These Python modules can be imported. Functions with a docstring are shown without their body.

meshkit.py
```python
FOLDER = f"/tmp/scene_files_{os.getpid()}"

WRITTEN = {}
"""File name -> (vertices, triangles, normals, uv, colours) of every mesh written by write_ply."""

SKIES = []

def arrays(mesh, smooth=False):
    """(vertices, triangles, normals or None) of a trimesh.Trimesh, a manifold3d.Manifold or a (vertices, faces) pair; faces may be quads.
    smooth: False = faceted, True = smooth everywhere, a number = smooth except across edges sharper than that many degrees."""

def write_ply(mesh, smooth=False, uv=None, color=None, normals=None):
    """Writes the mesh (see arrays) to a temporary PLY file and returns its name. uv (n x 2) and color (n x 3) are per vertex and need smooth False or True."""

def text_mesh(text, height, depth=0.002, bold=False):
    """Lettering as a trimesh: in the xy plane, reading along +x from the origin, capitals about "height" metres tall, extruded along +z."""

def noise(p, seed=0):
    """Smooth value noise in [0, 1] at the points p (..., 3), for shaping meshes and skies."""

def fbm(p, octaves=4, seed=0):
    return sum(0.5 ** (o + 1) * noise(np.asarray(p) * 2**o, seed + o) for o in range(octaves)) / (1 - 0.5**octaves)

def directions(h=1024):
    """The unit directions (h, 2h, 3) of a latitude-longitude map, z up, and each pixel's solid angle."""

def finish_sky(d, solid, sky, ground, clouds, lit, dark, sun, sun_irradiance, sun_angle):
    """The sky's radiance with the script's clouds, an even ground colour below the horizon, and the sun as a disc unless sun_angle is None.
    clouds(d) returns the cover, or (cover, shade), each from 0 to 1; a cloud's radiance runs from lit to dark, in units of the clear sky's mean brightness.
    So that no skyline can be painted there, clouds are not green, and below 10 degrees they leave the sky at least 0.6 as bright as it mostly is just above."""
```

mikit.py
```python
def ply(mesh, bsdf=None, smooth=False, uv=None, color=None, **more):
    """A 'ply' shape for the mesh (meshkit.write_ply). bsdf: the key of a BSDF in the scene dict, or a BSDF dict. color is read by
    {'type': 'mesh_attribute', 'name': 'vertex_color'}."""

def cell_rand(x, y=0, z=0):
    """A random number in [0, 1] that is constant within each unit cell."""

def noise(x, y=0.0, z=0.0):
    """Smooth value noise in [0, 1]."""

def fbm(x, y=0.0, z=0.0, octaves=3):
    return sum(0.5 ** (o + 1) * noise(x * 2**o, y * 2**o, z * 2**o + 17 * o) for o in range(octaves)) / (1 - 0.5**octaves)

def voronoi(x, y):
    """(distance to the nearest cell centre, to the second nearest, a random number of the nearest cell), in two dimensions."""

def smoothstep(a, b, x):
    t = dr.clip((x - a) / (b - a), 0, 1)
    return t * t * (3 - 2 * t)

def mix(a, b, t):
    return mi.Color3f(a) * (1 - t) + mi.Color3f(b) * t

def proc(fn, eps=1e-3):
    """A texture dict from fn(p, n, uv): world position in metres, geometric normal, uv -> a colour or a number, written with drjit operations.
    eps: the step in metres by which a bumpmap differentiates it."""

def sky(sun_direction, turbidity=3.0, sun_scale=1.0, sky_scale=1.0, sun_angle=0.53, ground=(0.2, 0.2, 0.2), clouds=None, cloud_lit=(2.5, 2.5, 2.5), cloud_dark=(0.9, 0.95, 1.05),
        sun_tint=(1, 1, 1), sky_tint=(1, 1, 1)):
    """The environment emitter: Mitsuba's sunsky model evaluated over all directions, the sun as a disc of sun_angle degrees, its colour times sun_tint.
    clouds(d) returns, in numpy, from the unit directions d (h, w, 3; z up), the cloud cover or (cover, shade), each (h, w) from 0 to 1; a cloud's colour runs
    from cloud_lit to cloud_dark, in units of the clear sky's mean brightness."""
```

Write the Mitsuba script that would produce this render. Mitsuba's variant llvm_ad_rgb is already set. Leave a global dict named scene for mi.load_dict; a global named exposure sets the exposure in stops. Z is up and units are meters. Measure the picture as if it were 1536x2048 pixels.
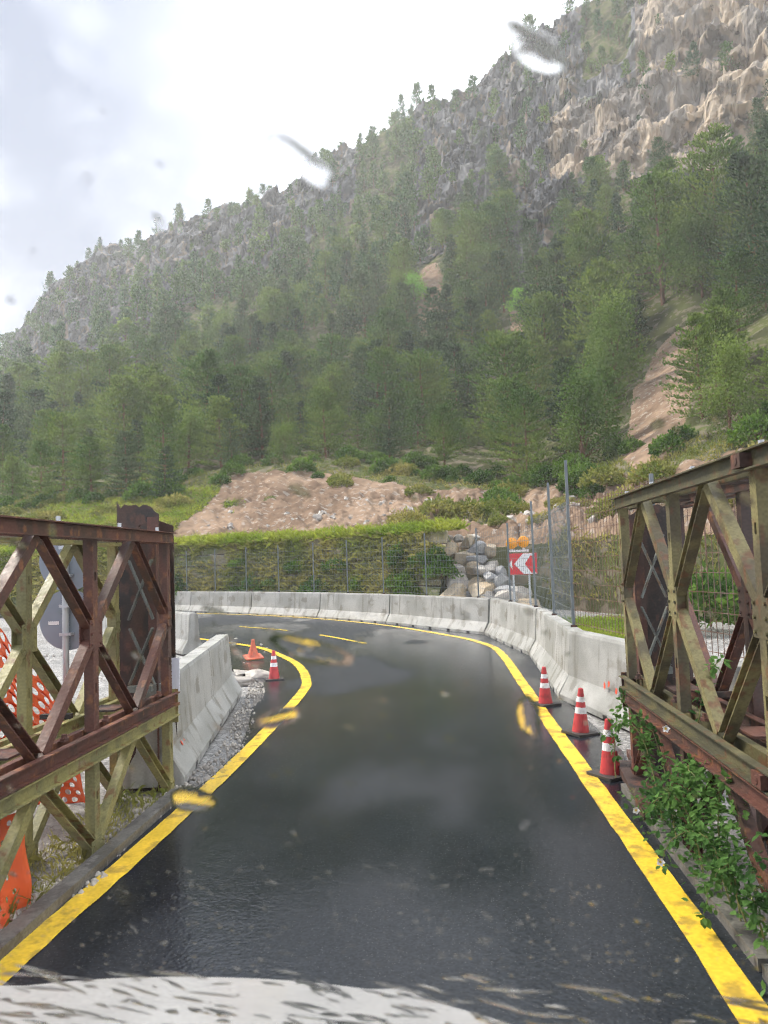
import math, random
import numpy as np, trimesh, mitsuba as mi, drjit as dr
import mikit, meshkit
from mikit import noise, fbm, voronoi, smoothstep, mix, proc, ply
from scipy.interpolate import PchipInterpolator
from shapely.geometry import Polygon, LineString, Point, box as sbox
from shapely.ops import unary_union
T = mi.ScalarTransform4f
RNG = np.random.default_rng(7)
random.seed(7)
PI = math.pi

# ------------------------------------------------------------------ camera, light, exposure
EYE = np.array([0., 0., 2.05])
scene, labels = {}, {}
scene['camera'] = {'type': 'thinlens', 'aperture_radius': .0023, 'focus_distance': 26., 'fov': 53.1, 'fov_axis': 'x', 'near_clip': 0.05, 'far_clip': 4000.,
    'to_world': T().look_at(origin=[0, 0, 2.05], target=[-0.0785, 0.9948, 2.1151], up=[0.0398, -0.0619, 0.9973]),
    'medium': {'type': 'ref', 'id': 'haze_air'}}
SUN = (-0.62, 0.25, 0.74)
def clouds(d):
    x, y, z = d[..., 0], d[..., 1], d[..., 2]
    q = np.stack([x / (z + .35), y / (z + .35), z * 0 + 3.], -1)
    n = meshkit.fbm(q * 1.9, 5, 3)
    n2 = meshkit.fbm(q * 6.5 + 9, 4, 8)
    az = np.degrees(np.arctan2(x, y))
    bank = 1 / (1 + np.exp((az + 13.0 + 34*(n2 - .5) + 8*(n - .5)) / 4.5))               # the heavier grey bank of cloud, from the west round behind
    s = np.clip(.04 + bank * (0.92 + .7 * (n - .5) + 1.3*(n2 - .5)) + .25 * (n - .5), 0, 1)
    return np.ones_like(x), s
scene['sky'] = mikit.sky(SUN, turbidity=3, sun_scale=0.5, sun_angle=16, clouds=clouds, sun_tint=(.86, .97, 1.14),
                         cloud_lit=(2.4, 2.5, 2.66), cloud_dark=(.45, .535, .75), ground=(.12, .13, .11))
exposure = 3.4
scene['haze_air'] = {'type': 'homogeneous', 'albedo': {'type': 'rgb', 'value': [.95, .955, .96]}, 'sigma_t': 0.0009}

# ------------------------------------------------------------------ helpers
def col(c): return {'type': 'rgb', 'value': list(c)}
def bs(key, base, rough=.6, two=True, bump=None, bscale=1., spec=.5, metallic=0., eps=1e-3, **k):
    b = {'type': 'principled', 'base_color': proc(base) if callable(base) else col(base),
         'roughness': proc(rough) if callable(rough) else rough, 'specular': spec, **k}
    if metallic: b['metallic'] = metallic
    if bump: b = {'type': 'bumpmap', 'arbitrary': proc(bump, eps), 'scale': bscale, 'bsdf': b}
    scene[key] = {'type': 'twosided', 'bsdf': b} if two else b
USED = {}
def numbered(k):
    n = USED.get(k, 0); USED[k] = n + 1
    return k if n == 0 else '%s_%03d' % (k, n)
def tag(k, label=None, cat=None, group=None, kind=None):
    d = labels.setdefault(k, {})
    for a, b in (('label', label), ('category', cat), ('group', group), ('kind', kind)):
        if b: d[a] = b
def thing(name, label, cat, group=None, kind=None):
    k = numbered(name); tag(k, label, cat, group, kind); return k
def part(parent, name, mesh, mat, smooth=False, tw=None, label=None, kind=None):
    k = numbered(parent + '__' + name)
    d = mesh if isinstance(mesh, dict) else ply(mesh, mat, smooth)
    scene[k] = {**d, 'to_world': tw} if tw is not None else dict(d)
    if label or kind: tag(k, label, None, None, kind)
    return k
def solo(name, mesh, mat, label, cat, group=None, kind=None, smooth=False, tw=None):
    k = numbered(name)
    d = mesh if isinstance(mesh, dict) else ply(mesh, mat, smooth)
    scene[k] = {**d, 'to_world': tw} if tw is not None else dict(d)
    tag(k, label, cat, group, kind); return k
def struct(name, mesh, mat, smooth=False):
    k = numbered(name); scene[k] = ply(mesh, mat, smooth); tag(k, kind='structure'); return k
cat = trimesh.util.concatenate
def bx(x0, x1, y0, y1, z0, z1):
    m = trimesh.creation.box(extents=[abs(x1-x0), abs(y1-y0), abs(z1-z0)])
    m.apply_translation([(x0+x1)/2, (y0+y1)/2, (z0+z1)/2]); return m
def frame(p0, p1, up=(0, 0, 1)):
    p0, p1 = np.asarray(p0, float), np.asarray(p1, float)
    d = p1 - p0; L = np.linalg.norm(d); d /= L
    up = np.asarray(up, float)
    if abs(d @ up) > .98: up = np.array([0, 1., 0])
    s = np.cross(d, up); s /= np.linalg.norm(s); u = np.cross(s, d)
    M = np.eye(4); M[:3, 0] = d; M[:3, 1] = s; M[:3, 2] = u; M[:3, 3] = p0
    return M, L
def beam(p0, p1, w, h, up=(0, 0, 1)):
    M, L = frame(p0, p1, up)
    m = bx(0, L, -w/2, w/2, -h/2, h/2); m.apply_transform(M); return m
def rod(p0, p1, r, n=8, r1=None):
    M, L = frame(p0, p1)
    a = np.arange(n) * 2 * PI / n
    r1 = r if r1 is None else r1
    v = np.vstack([np.c_[0*a, r*np.cos(a), r*np.sin(a)], np.c_[0*a+L, r1*np.cos(a), r1*np.sin(a)], [[0, 0, 0], [L, 0, 0]]])
    i = np.arange(n); j = (i+1) % n
    f = np.vstack([np.c_[i, j, n+j], np.c_[i, n+j, n+i], np.c_[j, i, 0*i+2*n], np.c_[n+i, n+j, 0*i+2*n+1]])
    v = v @ M[:3, :3].T + M[:3, 3]
    return trimesh.Trimesh(v, f[:, ::-1], process=False)
def tube(pts, radii, n=6):
    p = np.asarray(pts, float); r = np.broadcast_to(radii, (len(p),))
    t = np.gradient(p, axis=0); t /= np.linalg.norm(t, axis=1, keepdims=True) + 1e-12
    a = np.cross(t, np.where(np.abs(t[:, 2:]) < .9, [0, 0, 1.], [1., 0, 0])); a /= np.linalg.norm(a, axis=1, keepdims=True) + 1e-12
    b = np.cross(t, a); g = np.arange(n) * 2 * PI / n
    v = (p[:, None] + r[:, None, None] * (np.cos(g)[None, :, None]*a[:, None] + np.sin(g)[None, :, None]*b[:, None])).reshape(-1, 3)
    f = []
    for i in range(len(p)-1):
        for j in range(n):
            q = (i*n+j, i*n+(j+1) % n, (i+1)*n+(j+1) % n, (i+1)*n+j)
            f += [(q[0], q[1], q[2]), (q[0], q[2], q[3])]
    return trimesh.Trimesh(v, np.array(f), process=False)
def extrude(poly, h): return trimesh.creation.extrude_polygon(poly, h, engine='earcut')
def lathe(prof, n=28):
    prof = np.asarray(prof, float); a = np.arange(n) * 2 * PI / n
    v = np.stack([prof[:, None, 0]*np.cos(a), prof[:, None, 0]*np.sin(a), np.repeat(prof[:, None, 1], n, 1)], -1).reshape(-1, 3)
    f = []
    for i in range(len(prof)-1):
        for j in range(n):
            q = (i*n+j, i*n+(j+1) % n, (i+1)*n+(j+1) % n, (i+1)*n+j)
            f += [(q[0], q[1], q[2]), (q[0], q[2], q[3])]
    return trimesh.Trimesh(v, np.array(f), process=False)
def place(x, y, z, yaw=0., s=1., tilt=None):
    t = T().translate([float(x), float(y), float(z)])
    if tilt: t = t @ T().rotate(list(tilt[0]), tilt[1])
    t = t @ T().rotate([0, 0, 1], math.degrees(yaw))
    return t @ (T().scale(s) if np.isscalar(s) else T().scale([float(q) for q in s]))
def sheet(poly, z, res=None):
    v, f = trimesh.creation.triangulate_polygon(poly, engine='earcut')
    return trimesh.Trimesh(np.c_[v, np.full(len(v), z)], f, process=False)
def smooth_line(pts, n=80):
    p = np.asarray(pts, float); s = np.r_[0, np.cumsum(np.linalg.norm(np.diff(p, axis=0), axis=1))]
    q = np.linspace(0, s[-1], n)
    return np.stack([PchipInterpolator(s, p[:, k])(q) for k in range(p.shape[1])], -1)

# ------------------------------------------------------------------ materials
def c_asphalt(p, n, uv):
    a = fbm(p.x*.5, p.y*.5, 0, 3); g = noise(p.x*90, p.y*90, 1)
    d, e, k = voronoi(p.x*75, p.y*75)
    return mix(mi.Color3f(.0125, .0155, .0215) * (.6 + .8*a) * (.6 + .7*g), (.10, .10, .10), smoothstep(.90, .97, k)*smoothstep(.38, .2, d)*.5)
def r_asphalt(p, n, uv):
    a = fbm(p.x*.55 + 3, p.y*.28, 5, 4); b = noise(p.x*2.6, p.y*1.1, 2); g = noise(p.x*70, p.y*70, 1)
    tr = dr.exp(-dr.square((p.x + 1.42)/.24)) + dr.exp(-dr.square((p.x - .38)/.24))
    return dr.clip(.08 + .34*smoothstep(.36, .60, a)*(1 - .6*tr*smoothstep(14, 10, p.y)) + .06*b + .05*g, .09, .6)
bs('asphalt', c_asphalt, r_asphalt, bump=lambda p, n, uv: noise(p.x*60, p.y*60, 0)*.0011 + noise(p.x*9, p.y*9, 4)*.0012, eps=.004, spec=.55)
def c_yellow(p, n, uv):
    w = smoothstep(.50, .74, fbm(p.x*8, p.y*8, 0, 4)); g = noise(p.x*60, p.y*60, 1)
    return mix((.76, .50, .045), (.34, .225, .05), w*.8) * (.86 + .22*g)
bs('yellow_paint', c_yellow, .3, bump=lambda p, n, uv: noise(p.x*80, p.y*80, 0)*.001, eps=.004)
def c_gravel(p, n, uv):
    d, e, r = voronoi(p.x*11, p.y*11); d2, e2, r2 = voronoi(p.x*32, p.y*32)
    big = fbm(p.x*.35, p.y*.35, 0, 4)
    c = mix((.15, .147, .142), (.42, .41, .40), .55*r + .45*r2)
    c = c * (.55 + .45*smoothstep(.02, .22, e - d))
    return mix(c, (.13, .115, .10), smoothstep(.52, .72, big)*.7)
def h_gravel(p, n, uv):
    d, e, r = voronoi(p.x*11, p.y*11); d2, e2, r2 = voronoi(p.x*32, p.y*32)
    return (e - d)*.02*r + (e2 - d2)*.008
bs('gravel', c_gravel, lambda p, n, uv: .2 + .5*noise(p.x*1.3, p.y*1.3, 0), bump=h_gravel, eps=.004)
def c_concrete(p, n, uv):
    a = fbm(p.x*1.7, p.y*1.7, p.z*1.7, 4); st = fbm(p.x*7, p.y*7, p.z*.7, 3); g = noise(p.x*70, p.y*70, p.z*70)
    c = mix((.36, .36, .345), (.26, .262, .245), smoothstep(.35, .7, a))
    c = mix(c, (.16, .155, .135), smoothstep(.50, .74, st)*.65)
    c = mix(c, (.13, .115, .09), smoothstep(.60, .72, fbm(p.x*2.3 + 7, p.y*2.3, p.z*3, 4))*.5)
    return c * (.9 + .18*g)
bs('concrete', c_concrete, lambda p, n, uv: .35 + .4*fbm(p.x*2, p.y*2, p.z*.6, 2),
   bump=lambda p, n, uv: noise(p.x*26, p.y*26, p.z*26)*.0025 + noise(p.x*5, p.y*5, p.z*5)*.004, eps=.004)
def steel(key, a, b, c, lo=.45, hi=.62, sc=1.):
    def f(p, n, uv):
        u = fbm(p.x*5*sc, p.y*5*sc, p.z*2.2*sc, 4); w = fbm(p.x*17*sc + 5, p.y*17*sc, p.z*9*sc, 3); g = noise(p.x*80, p.y*80, p.z*80)
        k = mix(mix(a, b, smoothstep(lo, hi, u)), c, smoothstep(.55, .75, w)*.8)
        return k * (.8 + .4*g)
    bs(key, f, lambda p, n, uv: .28 + .4*fbm(p.x*6, p.y*6, p.z*3, 2),
       bump=lambda p, n, uv: noise(p.x*45, p.y*45, p.z*45)*.0016 + noise(p.x*12, p.y*12, p.z*12)*.002, eps=.003)
steel('rust', (.108, .047, .036), (.068, .040, .033), (.20, .085, .04))
steel('olive', (.27, .245, .10), (.19, .18, .085), (.17, .085, .04))
steel('weathered_olive', (.19, .168, .078), (.092, .078, .046), (.14, .062, .034), .38, .58)
steel('dark_olive', (.072, .068, .042), (.105, .095, .048), (.12, .055, .03))
steel('dark_rust', (.055, .034, .030), (.10, .045, .034), (.03, .028, .028))
steel('black_steel', (.030, .024, .022), (.062, .036, .028), (.10, .045, .03), .42, .62)
steel('dirty_concrete', (.13, .125, .115), (.085, .08, .075), (.17, .16, .15))
steel('grey_paint', (.17, .185, .17), (.12, .13, .12), (.15, .09, .05))
steel('rusty_wire', (.13, .07, .05), (.18, .12, .10), (.08, .05, .04))
bs('galvanized', lambda p, n, uv: mix((.42, .44, .46), (.56, .58, .60), noise(p.x*14, p.y*14, p.z*6)), .42, metallic=.5)
bs('fence_grey', lambda p, n, uv: mix((.10, .12, .13), (.17, .19, .20), noise(p.x*9, p.y*9, p.z*5)), .4)
bs('sign_back', lambda p, n, uv: mix((.19, .22, .265), (.235, .265, .31), fbm(p.x*4, p.y*4, p.z*4, 3)), .45)
bs('sign_white', lambda p, n, uv: mix((.74, .74, .74), (.62, .62, .62), fbm(p.x*8, p.y*8, p.z*8, 3)), .4)
bs('sign_red', lambda p, n, uv: mix((.66, .035, .04), (.52, .03, .035), fbm(p.x*8, p.y*8, p.z*8, 3)), .4)
bs('amber', lambda p, n, uv: mix((.80, .34, .02), (.68, .26, .02), fbm(p.x*12, p.y*12, p.z*12, 2)), .3)
bs('cone_red', lambda p, n, uv: mix((.52, .055, .06), (.38, .05, .05), smoothstep(.45, .75, fbm(p.x*16, p.y*16, p.z*16, 3))), .38)
bs('cone_white', lambda p, n, uv: mix((.78, .78, .79), (.50, .48, .46), smoothstep(.5, .8, fbm(p.x*16, p.y*16, p.z*16, 3))), .38)
bs('rubber', lambda p, n, uv: mix((.03, .03, .032), (.06, .055, .05), fbm(p.x*12, p.y*12, p.z*12, 2)), .5)
bs('cone_orange', lambda p, n, uv: mix((.62, .15, .08), (.45, .13, .085), smoothstep(.4, .75, fbm(p.x*14, p.y*14, p.z*14, 3))), .45)
bs('orange_net', lambda p, n, uv: mix((.85, .14, .035), (.66, .12, .045), fbm(p.x*9, p.y*9, p.z*9, 3)), .4)
bs('spray_red', (.72, .10, .06), .6)
bs('plastic_white', (.66, .66, .74), .25)
bs('van_white', lambda p, n, uv: mix((.33, .33, .335), (.25, .25, .255), fbm(p.x*6, p.y*6, p.z*6, 3)), .22, clearcoat=1., clearcoat_gloss=.9)
def leaf(key, a, b, sc=.16, trans=.85, rough=.55, d=.22):
    def f(p, n, uv):
        u = fbm(p.x*sc, p.y*sc, p.z*sc, 3); g = noise(p.x/d, p.y/d, p.z/d)
        return mix(a, b, smoothstep(.3, .7, u)) * (.62 + .76*g)
    scene[key] = {'type': 'principledthin', 'base_color': proc(f), 'roughness': rough, 'diff_trans': trans, 'eta': 1.35}
leaf('pine_green', (.078, .145, .040), (.185, .25, .058))
leaf('spruce_green', (.055, .098, .048), (.11, .155, .07))
leaf('broadleaf_green', (.10, .17, .045), (.19, .26, .065))
leaf('pine_far', (.062, .122, .046), (.14, .205, .064), sc=.07, d=.5)
leaf('leaf_bright', (.20, .40, .07), (.26, .46, .09), sc=.5)
leaf('grass_green', (.22, .31, .045), (.38, .42, .07), sc=.6, d=.1)
leaf('grass_olive', (.16, .20, .045), (.34, .31, .10), sc=.7, d=.12)
leaf('shrub_green', (.06, .12, .03), (.13, .22, .04), sc=.9, d=.1)
leaf('bramble_green', (.055, .135, .045), (.13, .25, .07), sc=3., d=.05, rough=.35)
bs('bark', lambda p, n, uv: mix((.10, .065, .045), (.20, .105, .06), fbm(p.x*2, p.y*2, p.z*1.2, 3)), .9)
bs('stem_green', lambda p, n, uv: mix((.20, .24, .07), (.16, .12, .06), noise(p.x*20, p.y*20, p.z*20)), .5)
bs('petal', (.80, .79, .78), .5)
bs('flower_yellow', (.7, .45, .03), .6)
def stone(key, a, b, c, sc=1.):
    def f(p, n, uv):
        u = fbm(p.x*2*sc, p.y*2*sc, p.z*2*sc, 4); w = fbm(p.x*8*sc, p.y*8*sc, p.z*8*sc, 3)
        return mix(mix(a, b, smoothstep(.35, .65, u)), c, smoothstep(.55, .75, w)*.6)
    bs(key, f, .55, bump=lambda p, n, uv: fbm(p.x*9, p.y*9, p.z*9, 3)*.03, eps=.01)
stone('stone_grey', (.30, .30, .30), (.25, .25, .26), (.16, .16, .155))
stone('stone_tan', (.42, .33, .22), (.31, .26, .19), (.22, .19, .16))
stone('stone_pale', (.42, .39, .35), (.31, .285, .26), (.17, .155, .14))
# the mountain: rock, earth and forest floor by noise, and by vertex mask r = cliff, g = tan rock, b = bare scree
VC = {'type': 'mesh_attribute', 'name': 'vertex_color'}
def c_rock(p, n, uv):
    a = fbm(p.x*.11, p.y*.11, p.z*.05, 4); b = fbm(p.x*.55, p.y*.55, p.z*.22, 4); s = fbm(p.x*.5 + 3, p.y*.5, p.z*.035, 3)
    c = mix((.29, .285, .285), (.18, .18, .19), smoothstep(.36, .62, a))
    c = mix(c, (.40, .315, .225), smoothstep(.55, .70, s)*.75)
    c = mix(c, (.062, .06, .062), smoothstep(.56, .70, b)*.8)
    return mix(c, (.07, .095, .04), smoothstep(.58, .68, fbm(p.x*.21 + 9, p.y*.21, p.z*.21, 4))*.7)
def c_tan(p, n, uv):
    a = fbm(p.x*.16, p.y*.16, p.z*.07, 4); b = fbm(p.x*.6, p.y*.6, p.z*.25, 4)
    c = mix((.54, .45, .345), (.40, .335, .27), smoothstep(.4, .6, a))
    c = mix(c, (.24, .23, .225), smoothstep(.48, .60, fbm(p.x*.3, p.y*.3, p.z*.025, 3))*.7)
    return mix(c, (.13, .115, .105), smoothstep(.56, .70, b)*.8)
def c_floor(p, n, uv):
    a = fbm(p.x*.25, p.y*.25, p.z*.25, 4); b = fbm(p.x*1.7, p.y*1.7, p.z*1.7, 4)
    c = mix((.10, .115, .045), (.062, .066, .034), smoothstep(.35, .6, a))
    c = mix(c, (.21, .175, .14), smoothstep(.52, .64, b)*.6)
    return c
def c_scree(p, n, uv):
    a = fbm(p.x*.45, p.y*.45, p.z*.45, 4); b = fbm(p.x*3.2, p.y*3.2, p.z*3.2, 3); st = voronoi(p.x*5 + p.z*3, p.y*5 + p.z*2)
    c = mix((.30, .215, .155), (.20, .14, .10), smoothstep(.36, .64, a))
    c = mix(c, (.40, .36, .32), smoothstep(.84, .95, st[2])*.55)
    return c * (.72 + .56*b)
for k, f in (('rock', c_rock), ('tan', c_tan), ('floor', c_floor), ('scree', c_scree)):
    scene['m_' + k] = {'type': 'diffuse', 'reflectance': proc(f)}
    if k != 'floor': scene['m_' + k] = {'type': 'bumpmap', 'arbitrary': proc((lambda p, n, uv: fbm(p.x*.9, p.y*.9, p.z*.45, 4)*1.5) if k != 'scree' else (lambda p, n, uv: fbm(p.x*4, p.y*4, p.z*4, 3)*.16), .05), 'scale': 1., 'bsdf': scene['m_' + k]}
def chan(i):
    return lambda p, n, uv: p.x
bs('wall_earth', lambda p, n, uv: mix(mix((.19, .165, .10), (.12, .135, .055), smoothstep(.4, .6, fbm(p.x*.9, p.y*.9, p.z*1.3, 4))), (.27, .25, .21), smoothstep(.6, .75, fbm(p.x*4, p.y*4, p.z*6, 3))*.6), .9)
scene['grassland'] = {'type': 'twosided', 'bsdf': {'type': 'diffuse', 'reflectance': proc(c_floor)}}

# ------------------------------------------------------------------ the mountain
LAND = [[[-55.1,49.1,-1.0],[-56.0,49.9,4.7],[-70.9,63.2,7.2],[-112.0,99.8,13.7],[-171.8,152.9,22.7],[-246.5,219.4,35.6],[-328.8,292.4,52.0],[-396.0,352.3,27.0]],[[-38.5,47.0,-1.0],[-39.3,47.9,4.2],[-50.8,61.8,6.9],[-85.7,104.3,14.8],[-133.3,162.2,28.1],[-196.9,239.5,49.0],[-266.8,324.4,77.0],[-323.9,394.0,52.0]],[[-26.3,43.5,-1.0],[-26.9,44.5,3.8],[-35.1,58.2,6.8],[-64.6,107.0,18.2],[-103.3,171.2,40.9],[-149.8,248.3,73.2],[-201.4,333.9,113.4],[-248.0,410.9,88.4]],[[-20.5,41.0,-1.0],[-21.0,42.1,3.6],[-27.2,54.6,6.7],[-51.2,103.0,19.2],[-84.5,170.2,46.8],[-124.3,250.9,89.0],[-164.0,331.6,148.1],[-204.2,412.1,123.1]],[[-14.4,39.3,-1.0],[-14.8,40.4,3.4],[-18.6,50.7,6.8],[-35.9,98.7,19.2],[-57.9,159.8,47.3],[-84.8,235.2,94.8],[-114.9,320.0,157.8],[-145.9,404.5,132.8]],[[-8.5,37.8,-1.0],[-8.8,39.0,3.2],[-11.1,49.8,7.2],[-21.1,95.7,19.3],[-31.9,146.6,44.4],[-47.1,220.0,95.8],[-64.2,303.3,162.6],[-84.0,391.1,137.6]],[[-3.5,35.6,-1.0],[-3.6,36.8,3.1],[-4.6,47.8,6.8],[-8.6,91.6,18.6],[-12.5,139.4,44.1],[-17.5,209.3,99.5],[-23.0,289.1,173.7],[-31.8,378.7,148.7]],[[0.2,33.3,-1.0],[0.2,34.5,3.0],[0.4,45.0,6.0],[1.0,84.0,17.4],[2.2,125.0,41.5],[4.7,189.9,96.8],[8.3,269.9,176.8],[8.8,359.9,151.8]],[[3.5,31.6,-1.0],[3.6,32.8,3.0],[4.6,41.7,5.1],[8.7,75.5,15.9],[13.6,111.2,39.4],[22.1,168.6,89.4],[34.8,247.6,180.6],[44.6,337.1,155.6]],[[5.6,28.2,-1.0],[5.8,29.4,3.1],[7.4,37.3,5.2],[13.7,66.6,15.3],[20.9,97.8,36.9],[32.7,146.4,80.8],[52.8,223.9,176.5],[70.2,312.2,151.5]],[[7.6,23.7,-1.0],[8.0,24.8,3.0],[10.2,31.4,5.4],[18.3,55.0,14.1],[27.8,81.4,32.6],[43.1,122.7,67.6],[74.4,201.7,169.2],[102.0,287.4,144.2]],[[10.3,20.3,-1.0],[10.8,21.4,3.0],[14.1,27.6,5.4],[23.9,46.2,13.4],[36.5,68.9,30.2],[57.2,105.5,63.9],[100.9,178.5,164.8],[141.4,258.8,139.8]],[[14.2,17.9,-1.0],[14.9,18.8,3.0],[20.0,25.0,5.3],[32.9,40.3,12.8],[49.8,60.0,28.0],[77.6,91.5,60.5],[135.3,154.0,152.8],[191.2,224.5,127.8]],[[18.9,16.0,-1.0],[19.8,16.8,2.9],[27.6,23.2,5.2],[44.6,37.0,12.0],[68.1,55.7,25.8],[101.4,81.3,53.0],[169.5,132.3,125.0],[238.1,190.5,100.0]]]
LAND = np.array(LAND)                       # points of the land form: 14 lines up the slope, each from its foot to the ridge and down behind
NS, NT = 620, 760
sg = np.linspace(0, 13, NS)
tg = np.interp(np.linspace(0, 1, NT), [0, .05, .2, .42, .62, .8, .97, 1], [0, 1, 2, 3, 4, 5, 6, 7])
G1 = np.stack([PchipInterpolator(np.arange(8), LAND[:, :, k], axis=1)(tg) for k in range(3)], -1)      # 14, NT, 3
GRID = np.stack([PchipInterpolator(np.arange(14), G1[..., k], axis=0)(sg) for k in range(3)], -1)      # NS, NT, 3
S_, T_ = np.meshgrid(sg, tg, indexing='ij')
def blob(s0, s1, t0, t1, e=.25):
    f = lambda x, a, b: np.clip((x - a) / e + .5, 0, 1) * np.clip((b - x) / e + .5, 0, 1)
    return f(S_, s0, s1) * f(T_, t0, t1)
def ss(a, b, x): t = np.clip((x - a)/(b - a), 0, 1); return t*t*(3 - 2*t)
q = GRID / 24.
nz = meshkit.fbm(q, 4, 21)
wob = (meshkit.fbm(GRID / 14., 4, 5) - .5) * 1.6
tan_ = np.clip(np.maximum(blob(8.3, 10.3, 4.8, 5.3), blob(9.4, 11.2, 5.0, 5.75)), 0, 1)
cliff = np.maximum.reduce([blob(.8, 5.6, 3.5, 5.97)*np.clip((T_ - (4.22 + .40*(S_ - 3)))/.2 + .5, 0, 1), .8*blob(2.9, 4.0, 3.5, 4.25), blob(6.6, 8.7, 4.62, 5.85), .8*blob(5.0, 5.8, 5.2, 5.9),
                           .8*blob(7.8, 8.45, 4.3, 5.2), tan_, .6*blob(0, 2.2, 5.2, 5.9), .5*blob(4.1, 4.5, 3.5, 3.8), .85*blob(10.2, 13, 5.3, 6)])
cliff = np.clip(cliff + (wob*.6 + .24) * (cliff > .02), 0, 1)
gully = np.maximum.reduce([np.exp(-((S_ - (9.72 + .25*(T_ - 3)))/.28)**2) * blob(0, 13, 2.2, 3.6), np.exp(-((S_ - 7.9)/.15)**2) * blob(0, 13, 3.3, 3.95),
                           np.exp(-((S_ - 6.75)/.16)**2) * blob(0, 13, 3.9, 4.45)])
bank = np.clip((2.22 + .30*wob - T_) / .15, 0, 1) * np.clip((T_ - .85)/.1, 0, 1)
bank *= np.clip((S_ - 3.78 - .55*(T_ - 1)) / .2, 0, 1)                 # the cut bank is bare earth right of the grassy flank
bare = np.clip(np.maximum(bank * (meshkit.fbm(GRID / 2.2, 4, 31) > np.where(S_ > 6.0, .34, .25)), gully * 1.3), 0, 1)
amp = np.clip(T_ - 1.6, 0, 1.5) * 3.2
out = np.stack([-GRID[..., 0], -GRID[..., 1]], -1); out /= np.linalg.norm(out, axis=-1, keepdims=True)
rid = 1 - np.abs(2*meshkit.fbm(GRID / np.array([11., 11., 26.]), 5, 41) - 1)
steps = np.abs(((GRID[..., 2] / 13. + 1.3*meshkit.fbm(GRID / 30., 3, 6)) % 1.) - .5) * 2
push = cliff * ((rid - .72) * 9. + (steps - .5) * 6.)
GRID[..., 2] += (nz - .5) * 2 * amp - ss(4.3, 6., T_)*12. + ss(5.2, 6., T_)*(meshkit.fbm(GRID[..., :1]*[1, 0, 0] / 13., 3, 17) - .5)*13.
GRID[..., :2] += out * push[..., None]
from scipy.spatial import cKDTree
ci = np.nonzero(cliff > .05)
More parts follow.
